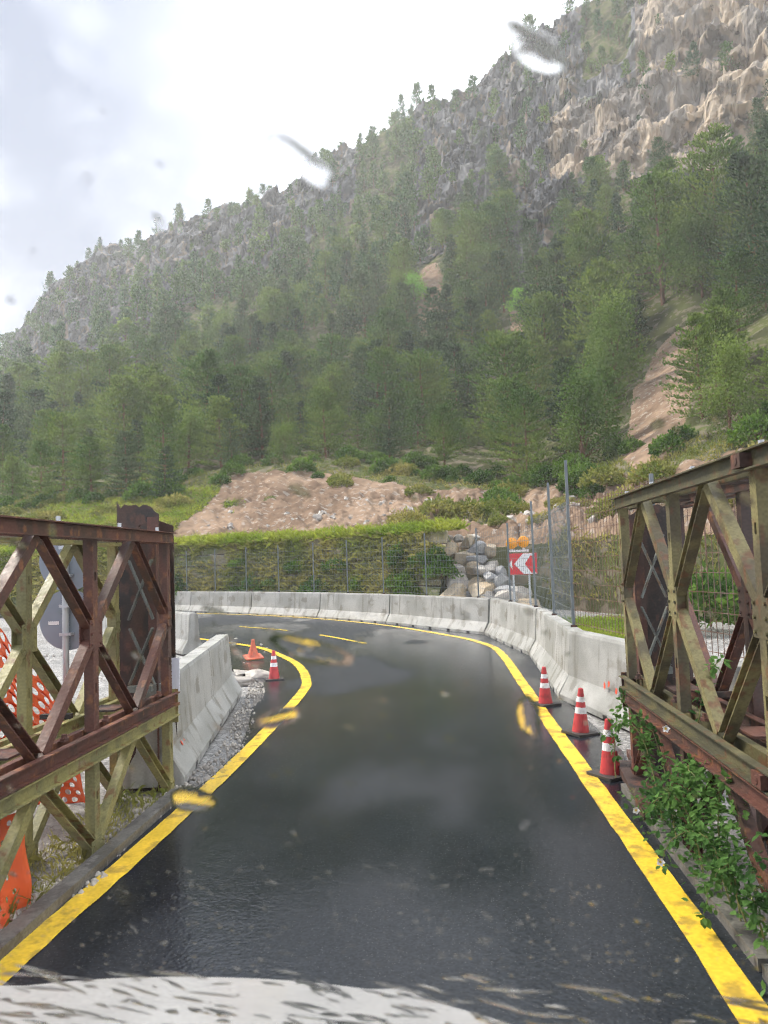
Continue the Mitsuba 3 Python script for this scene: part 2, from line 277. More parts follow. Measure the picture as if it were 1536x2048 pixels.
for cell, depth, sd in ((8., 3.6, 1), (3.2, 1.8, 2), (1.5, .8, 3)):            # fractured blocks of three sizes, taller than wide
    g = GRID[ci] + 1.2*cell*(meshkit.fbm(GRID[ci]/cell*.6, 2, sd)[:, None] - .5)
    a = np.array([cell, cell, cell*1.5]); key = np.floor(g/a); best = np.full(len(g), 1e9); val = np.zeros(len(g)); fl = np.zeros(len(g))
    for dx in (-1, 0, 1):
        for dy in (-1, 0, 1):
            for dz in (-1, 0, 1):
                kk = key + [dx, dy, dz]; h = np.abs(np.sin(kk @ np.array([12.9898, 78.233, 37.719]) + sd)*43758.5453); j = np.stack([h % 1, (h*7.13) % 1, (h*13.7) % 1], -1)
                dd = (((g/a - kk - j)*[1, 1, 1.])**2).sum(1); n_ = dd < best; best[n_] = dd[n_]; val[n_] = ((h*29.3) % 1)[n_]
    GRID[ci[0], ci[1], :2] += out[ci] * ((val - .5)*2*depth*cliff[ci]*(1 - .55*tan_[ci]))[:, None]
    GRID[ci[0], ci[1], 2] += ((val*3.7 % 1) - .5)*depth*.7*cliff[ci]
GRID[..., :2] += out * (cliff * ((1 - np.abs(2*meshkit.fbm(GRID / np.array([3.4, 3.4, 6.]), 4, 47) - 1)) - .75) * 4.2)[..., None]
fine = (meshkit.fbm(GRID / 1.1, 4, 61) - .5) * .7 * np.clip(T_ - .9, 0, 1) * np.clip(3.2 - T_, 0, 1)
GRID[..., 2] += fine - bank * .42*(1 - np.abs(2*meshkit.fbm(np.stack([S_*6 + 1.6*nz, T_*2.2 + 2*wob, S_*0], -1), 4, 63) - 1))**2 + bank * .55*(meshkit.fbm(GRID / .8, 3, 64) - .5)
idx = np.arange(NS*NT).reshape(NS, NT)
MF = np.concatenate([np.stack([idx[:-1, :-1], idx[1:, :-1], idx[1:, 1:]], -1).reshape(-1, 3), np.stack([idx[:-1, :-1], idx[1:, 1:], idx[:-1, 1:]], -1).reshape(-1, 3)])
MV = GRID.reshape(-1, 3)
MC = np.stack([cliff.ravel(), tan_.ravel(), bare.ravel()], -1)
# four surface kinds, chosen per face by what is there: each face belongs to one kind, with ragged edges from the noise above
scene['mat_mountain'] = {'type': 'twosided', 'bsdf': {'type': 'diffuse', 'reflectance': VC}}
fc = MC[MF].mean(1)
kind = np.where(fc[:, 2] > .45, 3, np.where((fc[:, 0] > .42) & (fc[:, 1] > .45), 1, np.where(fc[:, 0] > .42, 0, 2)))
mt = thing('mountain', None, None, kind='structure')
for i, (nm, mat) in enumerate((('grey_cliff', 'm_rock'), ('tan_cliff', 'm_tan'), ('forest_floor', 'm_floor'), ('earth_scree', 'm_scree'))):
    scene[mat] = {'type': 'twosided', 'bsdf': scene[mat]}
    F = MF[kind == i]; u, inv = np.unique(F, return_inverse=True)
    part(mt, nm, trimesh.Trimesh(MV[u], inv.reshape(-1, 3), process=False), mat, smooth=i > 1)

# ------------------------------------------------------------------ ground, road
xs = np.unique(np.r_[np.linspace(-700, -30, 12), np.linspace(-30, 25, 170), np.linspace(25, 700, 12)])
ys = np.unique(np.r_[np.linspace(-300, -6, 8), np.linspace(-6, 46, 170), np.linspace(46, 750, 14)])
X, Y = np.meshgrid(xs, ys, indexing='ij')
Z = -.045 + .05*(meshkit.fbm(np.stack([X/1.4, Y/1.4, X*0], -1), 4, 3) - .5)
Z = np.minimum(Z, -.012) - np.where((Y > 60) | (Y < -5) | (np.abs(X) > 40), 1.2, 0)
gi = np.arange(X.size).reshape(X.shape)
gf = np.concatenate([np.stack([gi[:-1, :-1], gi[1:, :-1], gi[1:, 1:]], -1).reshape(-1, 3), np.stack([gi[:-1, :-1], gi[1:, 1:], gi[:-1, 1:]], -1).reshape(-1, 3)])
struct('ground', trimesh.Trimesh(np.stack([X, Y, Z], -1).reshape(-1, 3), gf, process=False), 'gravel', smooth=True)
rng = np.random.default_rng(5)
def ragged(line, a, n=6):
    p = smooth_line(line, len(line)*n); t = np.gradient(p, axis=0); t /= np.linalg.norm(t, axis=1, keepdims=True)
    return p + np.c_[-t[:, 1], t[:, 0]] * ((meshkit.fbm(np.c_[p*2.6, p[:, 0]*0], 4, 9) - .5) * 2 * a)[:, None]
left_edge = ragged([(-2.52, -4), (-2.5, 0), (-2.48, 4), (-2.46, 6.9), (-2.38, 7.6), (-2.5, 9), (-2.85, 10.6), (-3.0, 12.2), (-3.25, 13.3), (-3.75, 14.2), (-4.5, 15.6), (-5.2, 17.2), (-6.0, 18.7), (-9.0, 22.2), (-15, 29.6), (-30, 43)], .14)
right_edge = [(1.5, -4), (1.5, 6.6), (1.75, 8.3), (1.6, 11.4), (1.7, 16.5), (1.0, 21.2), (-2.0, 25.9), (-5.0, 29.5), (-8.6, 32.9), (-12.4, 36.1), (-16.3, 39.3), (-36, 55)]
road = Polygon(list(map(tuple, left_edge)) + right_edge[::-1]).buffer(0)
struct('road', sheet(road, 0.0), 'asphalt')
def stripe(name, pts, w, label, z=.006, n=120):
    p = smooth_line(pts, n) if len(pts) > 2 else np.linspace(pts[0], pts[1], n)
    t = np.gradient(p, axis=0); t /= np.linalg.norm(t, axis=1, keepdims=True); s = np.c_[-t[:, 1], t[:, 0]]
    k = np.arange(n); e = .010
    jl, jr = (w/2 + e*(rng.random(n) - .5))[:, None], (w/2 + e*(rng.random(n) - .5))[:, None]
    v = np.vstack([np.c_[p + s*jl, k*0 + z], np.c_[p - s*jr, k*0 + z]])
    i = np.arange(n-1); f = np.vstack([np.c_[i, n+i, n+i+1], np.c_[i, n+i+1, i+1]])
    solo(name, trimesh.Trimesh(v, f, process=False), 'yellow_paint', label, 'road marking')
stripe('yellow_line', [(-2.46, -3), (-2.38, 3.9), (-2.32, 5.7), (-2.29, 8), (-2.32, 9.9), (-2.36, 11.5), (-2.44, 12.9), (-2.64, 14.0), (-3.14, 15.8), (-4.02, 17.84), (-4.77, 19.25), (-5.56, 20.24), (-9.2, 24.2), (-15, 30.8)], .17,
       'yellow line on the left edge of the lane, curving left round the two small cones', n=260)
stripe('yellow_line', [(1.26, -3), (1.27, 4.2), (1.23, 7), (1.19, 9.65), (1.16, 12.4), (1.13, 15.6), (1.05, 17.6), (.63, 19.55), (-.26, 21.64), (-2.17, 25.26), (-3.49, 27.18), (-5.82, 29.99), (-8.45, 32.46), (-11.89, 35.1), (-20, 41.8), (-34, 53)], .17,
       'yellow line on the right edge of the lane, following the long concrete barrier', n=300)
stripe('yellow_line', [(-2.15, 19.65), (-2.9, 20.95), (-3.76, 22.34)], .12, 'short yellow centre dash on the wet road, the nearer of the two', n=30)
stripe('yellow_line', [(-5.1, 24.15), (-5.84, 24.95), (-7.2, 26.2)], .12, 'short yellow centre dash on the wet road, the farther of the two', n=30)
# edge beams of the bridge deck
k = thing('deck_kerb', 'dirty dark kerb along the left edge of the bridge deck', 'kerb')
for a, b in ((-2, .95), (1, 3.95), (4, 6.95)): part(k, 'kerb_segment', bx(-2.57, -2.45, a, b, -.1, .065), 'dirty_concrete')
k = thing('deck_kerb', 'dirty dark kerb along the right edge of the bridge deck', 'kerb')
for a, b in ((-2, .95), (1, 3.95), (4, 6.95)): part(k, 'kerb_segment', bx(1.43, 1.53, a, b, -.1, .065), 'dirty_concrete')
# timber sleepers lying at the end of the bridge
for i, (x0, y0, x1, y1, z, m) in enumerate(((1.48, 6.05, 1.60, 7.55, .07, 'worn grey-brown board lying along the right end of the bridge deck'), (1.66, 6.6, 1.80, 8.0, .06, 'shorter dark board lying outside the first board at the bridge end'))):
    solo('board', beam((x0, y0, z), (x1, y1, z), .16, .07), 'dark_rust', m, 'board')

# ------------------------------------------------------------------ bailey trusses
def plate_hole(L, w, t, holes):
    P = sbox(0, -w/2, L, w/2)
    for c, hw, hh in holes: P = P.difference(sbox(c - hw/2, -hh/2, c + hw/2, hh/2))
    return extrude(P, t)
def channel(p0, p1, w, d, face, holes=()):
    """A rolled channel from p0 to p1: web of width w in the truss plane (x const) on the side FACE (+1/-1 in x), flanges d deep."""
    p0, p1 = np.array(p0, float), np.array(p1, float)
    t = .007; L = np.linalg.norm(p1 - p0)
    m = plate_hole(L, w, t, holes)                              # local: along X, width Y, thickness Z
    a = bx(0, L, -w/2, -w/2 + t, t + .0002, d); b = bx(0, L, w/2 - t, w/2, t + .0002, d)
    m = cat([m, a, b])
    dirv = (p1 - p0)/L; zl = np.array([-face, 0, 0.]); yl = np.cross(zl, dirv)
    M = np.eye(4); M[:3, 0] = dirv; M[:3, 1] = yl; M[:3, 2] = zl; M[:3, 3] = p0 + np.array([face*d/2, 0, 0])
    m.apply_transform(M); return m
def chord(x, y0, y1, z0, z1):
    ms = []
    for s in (-1, 1):
        a, b = x + s*.048, x + s*.055
        ms.append(bx(min(a, b), max(a, b), y0, y1, z0, z1))
        a, b = x + s*.0552, x + s*.10
        ms.append(bx(min(a, b), max(a, b), y0, y1, z1 - .009, z1)); ms.append(bx(min(a, b), max(a, b), y0, y1, z0, z0 + .009))
    return cat(ms)
ENDY, STEP = 7.10, 1.525
def truss(label, xin, xout, face, zt, zb, mats_in, mats_out, mats_low):
    """face: the x direction towards the road. Two planes of panels, a storey above the road and one below."""
    k = thing('bridge_truss', label, 'bridge truss')
    y0 = -2.2
    ys = [ENDY - STEP*i for i in range(6)]
    def plane(x, za, zb_, mats, low, yoff=0.):
        mc, mv, md, md2 = mats
        dy = .0
        part(k, 'top_chord', chord(x, y0 + yoff, ENDY + .08 + yoff, za - .105, za), mc)
        if not low: part(k, 'bottom_chord', chord(x, y0 + yoff, ENDY + .08 + yoff, zb_, zb_ + .105), mc)
        zm = (za + zb_)/2; zlo, zhi = zb_ + .09, za - .095
        for i, y in enumerate(ys):
            y = y + yoff
            if y < 1.2: break
            H = zhi - zlo
            part(k, 'post', channel((x, y, zlo), (x, y, zhi), .082, .074, face, [(.22*H, .075, .030), (.80*H, .06, .026)]), mv)
            part(k, 'gusset_plate', cat([bx(x + face*.0385 - .002, x + face*.0385 + .004, y - (.10 if i else .045), y + (.10 if i else .045), zm - .105, zm + .105),
                                         bx(x - face*.0385 - .004, x - face*.0385 + .002, y - (.10 if i else .045), y + (.10 if i else .045), zm - .105, zm + .105)]), mv)
            hb = [rod((x + face*.042, y + dy_, zm + dz_), (x + face*.052, y + dy_, zm + dz_), .011, 6) for dy_ in ((-.07, .07) if i else (-.025, .025)) for dz_ in (-.075, 0., .075)]
            part(k, 'bolt_heads', cat(hb), mc, kind='stuff')
            for s in (-1, 1):
                if s > 0 and i == 0: continue
                for z1_, mm, fl in ((zhi - .005, md, face), (zlo + .005, md2, face)):
                    e = np.array([y + s*(STEP/2 - .03), z1_]); c = np.array([y + s*.05, zm + (.07 if z1_ > zm else -.07)])
                    part(k, 'diagonal', channel((x, c[0], c[1]), (x, e[0], e[1]), .076, .070, fl if s*(z1_ - zm) > 0 else -fl), mm)
    for yy in (ENDY - 1.525*2 + .0,):
        for z in (zt - .052, zb + .052):
            part(k, 'panel_pin', cat([rod((xin - .12, yy, z), (xin + .12, yy, z), .024, 10), bx(xin - .116, xin + .116, yy - .06, yy + .06, z - .036, z + .036)]), mats_out[2])
    plane(xin, zt, zb, mats_in, False)
    plane(xout, zt - .012, zb - .012, mats_out, False, -.10)
    plane(xin, zb - .006, zb - 1.56, mats_low, True)
    plane(xout, zb - .02, zb - 1.57, mats_out, True, -.10)
    a, b = sorted((xin, xout)); a += .115; b -= .115
    yb = ENDY - .03
    for z0, z1 in ((zb + .2, zb + .72), (zb + .80, zb + 1.36)):              # cross bracing between the planes at the end post
        part(k, 'cross_brace', beam((a, yb, z0), (b, yb, z1), .012, .055, (0, 1, 0)), 'grey_paint')
        part(k, 'cross_brace', beam((a, yb + .02, z1), (b, yb + .02, z0), .012, .055, (0, 1, 0)), 'grey_paint')
    part(k, 'tie_bar', bx(a, b, yb - .05, yb + .012, zb + .13, zb + .19), 'grey_paint')
    part(k, 'tie_bar', bx(a, b, yb - 1.6, yb - 1.55, zb + .20, zb + .235), 'black_steel')
    for yy in (ENDY - .75, ENDY - 2.3, ENDY - 3.8):
        part(k, 'raker_plate', bx(a, b, yy - .13, yy + .13, zb + .108, zb + .122), 'dark_rust')
        part(k, 'raker_plate', bx(a, b, yy - .11, yy + .11, zt - .1, zt - .088), mats_out[0])
    for yy in (ENDY - .18, ENDY - 1.0, ENDY - 2.0, ENDY - 3.1):
        part(k, 'bolt', cat([rod((xin, yy, zt), (xin, yy, zt + .012), .030, 6), rod((xin, yy, zt + .012), (xin, yy, zt + .045), .016, 8)]), 'galvanized')
    for yy in (ENDY - .15, ENDY - .55, ENDY - 1.25, ENDY - 1.9):
        part(k, 'bolt', cat([rod((xin - face*.02, yy, zb + .105), (xin - face*.02, yy, zb + .125), .034, 6), rod((xin - face*.02, yy, zb + .125), (xin - face*.02, yy, zb + .15), .02, 8)]), 'rust')
    # end shoe plate
    part(k, 'end_plate', bx(xin - .075, xin + .075, ENDY + .083, ENDY + .098, zb - .18, zb + .13), mats_low[1])
    return k
truss('left bridge truss of rusty red-brown steel, with an olive green second plane behind', -2.66, -3.12, 1, 2.40, .79,
      ('rust', 'rust', 'rust', 'rust'), ('olive', 'olive', 'olive', 'olive'), ('olive', 'olive', 'olive', 'olive'))
truss('right bridge truss of yellowish olive steel, with rusty red posts below and brambles before it', 1.61, 2.06, -1, 2.555, .85,
      ('dark_olive', 'weathered_olive', 'weathered_olive', 'weathered_olive'), ('dark_rust', 'dark_rust', 'rust', 'rust'), ('rust', 'rust', 'rust', 'rust'))
# heavy steel piles standing between the planes at the end of the bridge
def pile(label, x, y, w, d, z1, seed, fl):
    k = thing('steel_pile', label, 'steel pile')
    r = np.random.default_rng(seed)
    xs_ = np.linspace(-w/2, w/2, 12); top = z1 + np.r_[.015*r.standard_normal(9), -.03, -.08, -.10][::fl]
    P = Polygon([(-w/2, -.8), (w/2, -.8)] + [(a, b) for a, b in zip(xs_[::-1], top[::-1])])
    for hx, hz, hr in ((.02, z1 - .22, .013), (.10, z1 - .14, .013), (.13, z1 - .25, .016), (.17, 1.62, .018)):
        P = P.difference(Point(hx*fl, hz).buffer(hr, 8))
    def plate(P, th):
        m = extrude(P, th); m.apply_transform(np.array([[1, 0, 0, 0], [0, 0, -1, 0], [0, 1, 0, 0], [0, 0, 0, 1.]])); return m
    a = plate(P, .018); a.apply_translation([x, y, 0]); part(k, 'flange', a, 'black_steel')
    b = plate(Polygon([(-w/2, -.8), (w/2, -.8), (w/2, z1 - .2), (-w/2, z1 - .04)]), .018); b.apply_translation([x, y + d, 0]); part(k, 'flange', b, 'black_steel')
    part(k, 'web', bx(x - .008, x + .008, y + .0005, y + d - .0185, -.8, z1 - .05), 'dark_rust')
    xe = x + fl*(w/2 - .055)
    part(k, 'rusty_angle', cat([bx(xe - .055, xe + .055, y - .034, y - .020, -.8, z1 - .13), bx(xe + fl*.042, xe + fl*.055, y - .10, y - .0345, -.8, z1 - .3)]), 'rust', label='rusty red angle bar welded to the pile')
    return k
pile('tall black steel pile with a torch-cut top at the end of the left truss', -3.0, 7.32, .42, .40, 2.70, 3, 1)
pile('dark steel pile between the two planes at the end of the right truss', 1.96, 7.34, .50, .36, 2.50, 4, -1)

# ------------------------------------------------------------------ concrete barriers
PROF = [(-.30, 0), (.30, 0), (.30, .075), (.15, .33), (.105, .93), (.09, .97), (-.09, .97), (-.105, .93), (-.15, .33), (-.30, .075)]
def barrier_mesh(L):
    m = extrude(Polygon(PROF), L - .05)
    m.apply_transform(np.array([[1, 0, 0, 0], [0, 0, 1, .025], [0, 1, 0, 0], [0, 0, 0, 1.]])); m.invert() if m.volume < 0 else None
    for c in (.14, .32, .50, .68, .86):
        n = bx(-.4, .4, L*c - .07, L*c + .07, -.02, .055)
        m = trimesh.boolean.difference([m, n], engine='manifold')
    v, f = trimesh.remesh.subdivide_to_size(m.vertices, m.faces, .45)
    m = trimesh.Trimesh(v, f, process=True)
    return m
BMESH = ply(barrier_mesh(5.0), 'concrete', False)
BHOOK = ply(cat([rod((0, .6, .955), (0, .6, 1.0), .012), rod((0, 4.4, .955), (0, 4.4, 1.0), .012)]), 'rust')
BJOINT = ply(bx(-.02, .02, 4.99, 5.05, .1, .93), 'black_steel')
def barrier(a, b, off, label, group=None):
    """a, b: ends of the foot on the road side; off: +1 if the barrier stands to the right of a->b."""
    a, b = np.array(a, float), np.array(b, float); d = b - a; L = np.linalg.norm(d); d /= L
    s = np.array([d[1], -d[0]]) * off
    c = a + s*.30; yaw = math.atan2(-d[0], d[1])
    tw = place(c[0], c[1], -.004, yaw, (1, L/5.0, 1))
    k = thing('concrete_barrier', label, 'barrier', group)
    part(k, 'body', BMESH, None, tw=tw); part(k, 'joint_bar', BJOINT, None, tw=tw)
    return k, tw
R_PTS = [(2.62, 6.7), (1.54, 11.4), (1.64, 16.4), (.94, 21.1), (-2.1, 25.75), (-5.04, 29.35), (-8.6, 32.8), (-12.4, 36.05), (-16.3, 39.25), (-20.3, 42.4), (-24.4, 45.4), (-28.6, 48.3)]
RB = []
R_LAB = ['pale concrete barrier behind the three cones, running in behind the right truss', 'concrete barrier second from the right truss along the right yellow line', 'concrete barrier at the tight bend, below the red chevron sign',
         'concrete barrier in front of the heap of boulders', 'concrete barrier before the grassy wall, next left after the boulders', 'concrete barrier before the grassy wall, second left after the boulders',
         'concrete barrier before the grassy wall, third left after the boulders', 'concrete barrier before the grassy wall just right of the left truss']
for i in range(len(R_PTS) - 1):
    far = i >= len(R_LAB)
    RB.append(barrier(R_PTS[i], R_PTS[i+1], 1, R_LAB[i] if not far else 'far concrete barrier seen through the gaps of the left truss', 'far barriers behind the left truss' if far else None))
# spray marks
def mark(parent, x, y, z, w, h, yaw, tilt, seed):
    r = np.random.default_rng(seed); a = np.linspace(0, 2*PI, 15)[:-1]; rr = .6 + .5*r.random(14)
    m = extrude(Polygon(np.c_[np.cos(a)*rr*w, np.sin(a)*rr*h]), .003)
    m.apply_transform(trimesh.transformations.euler_matrix(PI/2 - tilt, 0, yaw)); m.apply_translation([x, y, z]); return part(parent, 'spray_mark', m, 'spray_red', label='small orange-red spray paint mark')
L1, _ = barrier((-2.56, 7.25), (-3.40, 12.45), -1, 'nearest left concrete barrier with a small orange spray mark, beside the left truss end')
L2, _ = barrier((-5.95, 18.6), (-9.05, 22.5), -1, 'left concrete barrier lying beyond the nearest one, at the inner side of the bend')
L3, _ = barrier((-9.7, 22.6), (-13.0, 26.4), -1, 'pale left concrete barrier farthest back on the inner side of the bend')
for i, (dx, dz) in enumerate(((0, 0), (.0, -.03), (.02, -.055))):
    mark(L1, -2.765 - .055*i + .028*i, 7.78 + .16*i, .285 + dz*.6, .022, .03, math.radians(99), math.radians(28), i)
for i, (y, z) in enumerate(((9.95, .43), (10.1, .38), (9.8, .36))):
    mark(RB[0][0], 1.985 + (9.95 - y)*.23 + .012*i - .02, y, z, .03, .05, math.radians(-77), math.radians(5), 5+i)

# ------------------------------------------------------------------ mesh fence on the barriers
def rebase(i):
    a, b = np.array(R_PTS[i]), np.array(R_PTS[i+1]); d = (b - a)/np.linalg.norm(b - a); s = np.array([d[1], -d[0]])
    return a + s*.34, b + s*.34
FP = []
for i in range(len(R_PTS) - 1):
    a, b = rebase(i)
    for t in ((.12, .62) if i else (.02, .5)): FP.append(a + (b - a)*t)
fk = thing('mesh_fence', 'tall welded wire mesh fence with grey posts standing along the long right barrier', 'fence')
FH = {0: 1.1, 1: 2.0, 2: 2.55, 3: 2.45, 4: 2.3}
for i, p in enumerate(FP[:16]):
    h = FH.get(i, 1.95)
    part(fk, 'post', bx(p[0] - .021, p[0] + .021, p[1] - .021, p[1] + .021, .68, .97 + h), 'fence_grey')
    part(fk, 'foot_bracket', bx(p[0] - .05, p[0] + .05, p[1] - .05, p[1] - .028, .74, 1.0), 'black_steel')
    if i + 1 < len(FP):
        n = FP[i+1]; d = (n - p); L = np.linalg.norm(d); d /= L
        w = []
        hh = 1.9 if i < 4 else 1.8
        nv = max(3, int(L/(.105 if i < 3 else .17)))
        r = .0032 if i < 4 else .003
        for j in range(1, nv):
            q = p + d*L*j/nv
            w.append(bx(q[0] - r, q[0] + r, q[1] - r, q[1] + r, 1.0, 1.0 + hh))
        for z in np.arange(1.03, 1.0 + hh, .2):
            w.append(beam((*p, z), (*n, z), .007, .007))
        part(fk, 'mesh_panel', cat(w), 'rusty_wire' if i < 2 else 'fence_grey', kind='stuff', label='panel of thin welded wires')
# ------------------------------------------------------------------ signs
k = thing('chevron_sign', 'red and white chevron sign pointing left, on two thin posts behind the mesh fence', 'sign')
SX, SY = 1.62, 20.6
part(k, 'board', bx(SX, SX + .76, SY, SY + .02, 1.60, 2.16), 'sign_red')
def white(pts):
    m = extrude(Polygon(pts), .004); m.apply_transform(np.array([[1, 0, 0, SX], [0, 0, -1, SY - .001], [0, 1, 0, 1.60], [0, 0, 0, 1.]])); return m
part(k, 'chevron', cat([white([(.16, .28), (.40, .553), (.60, .553), (.60, .50), (.44, .28), (.62, .007), (.40, .007)])]), 'sign_white', label='broad white chevron')
part(k, 'chevron', white([(.02, .28), (.12, .42), (.10, .28), (.12, .13)]), 'sign_white', label='small white arrow head at the left end')
part(k, 'chevron', white([(.60, .553), (.71, .553), (.66, .47), (.601, .50)]), 'sign_white')
part(k, 'chevron', white([(.655, .10), (.755, .007), (.622, .007)]), 'sign_white')
for x in (SX + .13, SX + .55):
    part(k, 'post', rod((x, SY + .05, -.05), (x, SY + .05, 2.1), .028, 10), 'galvanized')
part(k, 'clamp', cat([bx(SX + .08, SX + .18, SY + .022, SY + .085, z, z + .03) for z in (1.7, 2.0)]), 'galvanized')
k = thing('warning_lamp', 'amber lamp board set above the red and white chevron sign', 'lamp')
part(k, 'housing', bx(SX + .02, SX + .56, SY + .06, SY + .10, 2.20, 2.26), 'sign_white')
for i, x in enumerate((SX + .12, SX + .43)):
    m = lathe([(0, 0), (.13, 0), (.155, .02), (.14, .06), (.07, .095), (0, .10)], 20)
    m.apply_transform(trimesh.transformations.rotation_matrix(PI/2, [1, 0, 0])); m.apply_translation([x, SY + .06, 2.43 + .03*i]); part(k, 'lens', m, 'amber', smooth=35)
    part(k, 'socket', rod((x, SY + .08, 2.26), (x, SY + .08, 2.30), .03), 'sign_white')
k = thing('road_sign', 'pair of round sign backs on one grey pole behind the left truss', 'road sign')
PXL, PYL = -3.56, 6.95
part(k, 'pole', rod((PXL, PYL, -.1), (PXL, PYL, 2.36), .03, 14), 'galvanized', smooth=40)
for z in (2.16, 1.615):
    m = trimesh.creation.cylinder(radius=.283, height=.004, sections=48); m.apply_transform(trimesh.transformations.rotation_matrix(PI/2, [1, 0, 0])); m.apply_translation([PXL + .005, PYL + .045, z])
    d = part(k, 'disc', m, 'sign_back')
    for dz in (.13, -.13):
        part(d, 'clamp', cat([bx(PXL - .042, PXL + .042, PYL - .042, PYL - .034, z + dz - .014, z + dz + .014), bx(PXL + .036, PXL + .062, PYL - .033, PYL + .038, z + dz - .012, z + dz + .012)]), 'galvanized')
    part(d, 'sticker', bx(PXL - .19, PXL - .085, PYL + .0405, PYL + .0425, z - .045, z - .012), 'sign_white', label='small white maker sticker')
solo('document_sleeve', bx(-2.745, -2.665, 7.46, 7.475, .86, 1.18), 'plastic_white', 'white plastic sleeve with papers hanging at the end of the left truss', 'document sleeve')

# ------------------------------------------------------------------ cones
def cone_meshes(h=.52):
    out = []
    f = lambda z: .098*(1 - z/h) + .026*(z/h)
    zs = [.03, .105, .20, .275, .36, .42, .475, h]
    body = lathe([(f(.02) + .004, .02), (f(h), h - .004), (f(h) - .008, h), (0, h)], 28)
    base = extrude(sbox(-.14, -.14, .14, .14).buffer(.02, 4), .028)
    out.append(('base', ply(base, 'rubber')))
    out.append(('body', ply(body, 'cone_red', 40)))
    for a, b in ((.085, .165), (.235, .305), (.365, .425)):
        out.append(('white_band', ply(lathe([(f(a) + .0025, a), (f(b) + .0025, b)], 28), 'cone_white', True)))
    return out
CM = cone_meshes()
for x, y, lab, tl, s in ((1.44, 7.42, 'nearest red and white striped cone, by the bramble at the right truss', None, 1.), (1.46, 9.15, 'middle of the three red and white cones along the right yellow line', ((0, 1, 0), 3), 1.),
                      (1.29, 10.95, 'farthest of the three red and white cones along the right yellow line', None, 1.), (-3.2, 13.9, 'red and white striped cone inside the left bend, beside the tipped orange cone', None, 1.02)):
    k = thing('traffic_cone', lab, 'traffic cone'); tw = place(x, y, .001 if x > 0 else -.01, .4*x, s, tl)
    for n, m in CM: part(k, n, m, None, tw=tw)
k = thing('traffic_cone', 'worn plain orange cone, leaning, at the left bend behind the striped cone', 'traffic cone')
tw = place(-4.35, 16.9, .05, .5, 1.0, ((1, .3, 0), 9))
part(k, 'base', extrude(sbox(-.17, -.17, .17, .17).buffer(.03, 4), .025), 'cone_orange', tw=tw)
part(k, 'body', lathe([(.15, .026), (.12, .06), (.05, .28), (.035, .40), (0, .405)], 24), 'cone_orange', smooth=40, tw=tw)
# broken lumps of old concrete beside the left cones
def rock(seed, r, squash=(1, 1, 1), rough=.35, sub=3):
    m = trimesh.creation.icosphere(subdivisions=sub, radius=1.); v = m.vertices
    cut = np.random.default_rng(seed)
    for _ in range(13):
        d = cut.standard_normal(3); d /= np.linalg.norm(d); o = .50 + .32*cut.random(); e = v @ d - o; v = v - np.where(e > 0, e, 0)[:, None]*d
    v = v * (1 + rough*(meshkit.fbm(v*1.6 + seed*3.1, 4, seed) - .5)[:, None]) * np.asarray(squash) * r
    return trimesh.Trimesh(v, m.faces, process=False)
for i, (x, y, r, sq) in enumerate(((-3.75, 13.6, .30, (1.2, .9, .35)), (-3.55, 14.3, .34, (.7, 1.2, .32)), (-4.0, 14.6, .26, (1, .8, .4)))):
    solo('rubble_block', rock(60 + i, r, sq), 'stone_pale', ('flat pale rubble lump nearest the end of the left barrier', 'flat rubble lump directly left of the striped cone at the bend', 'rubble lump between the barrier end and the tipped orange cone')[i], 'rubble', smooth=25, tw=place(x, y, .03, i))

# ------------------------------------------------------------------ orange safety nets
def net(u, v, nx, nz, fold, seed, hole=.62):
    P = sbox(0, 0, u, v); hs = []
    for i in range(nx):
        for j in range(nz):
            c = ((i + .5 + .5*(j % 2)*.98)*u/nx, (j + .5)*v/nz)
            if c[0] + .5*u/nx < u: hs.append(Point(c).buffer(min(u/nx, v/nz)*.5*hole*1.1, 5))
    P = P.difference(unary_union(hs))
    vv, f = trimesh.creation.triangulate_polygon(P, engine='earcut')
    vv, f = trimesh.remesh.subdivide_to_size(np.c_[vv, vv[:, 0]*0], f, .07)
    n = (meshkit.fbm(np.c_[vv[:, 0]*2.4, vv[:, 1]*1.3, vv[:, 0]*0 + seed], 3, seed) - .5)*fold + .03*np.sin(vv[:, 0]*19 + 2*vv[:, 1])
    a = np.c_[vv[:, 0], n, vv[:, 1]]; b = a + [0, .002, 0]
    return trimesh.Trimesh(np.vstack([a, b]), np.vstack([f, f[:, ::-1] + len(a)]), process=False)
m = net(1.5, 1.02, 18, 15, .40, 3); v = m.vertices
v[:, 2] *= 1.58*np.clip(1 - .75*np.abs(v[:, 0] - .92)/.95, .25, 1); v[:, 1] += .22*(1.5 - v[:, 2])
solo('safety_net', trimesh.Trimesh(v, m.faces, process=False), 'orange_net', 'orange perforated safety netting sagging behind the left truss', 'safety net', tw=place(-4.75, 6.35, .02, -.05))
m = net(.9, .62, 8, 6, .35, 5, .3)
solo('safety_net', trimesh.Trimesh(m.vertices, m.faces, process=False), 'orange_net', 'crumpled orange netting low down in the bottom left corner by the kerb', 'safety net', tw=place(-2.95, 3.98, -.08, 1.3))
m = net(.7, .16, 7, 2, .25, 8, .3)
solo('safety_net', m, 'orange_net', 'strip of orange netting lying on the gravel behind the right fence', 'safety net', tw=place(4.3, 16.5, .0, .2))

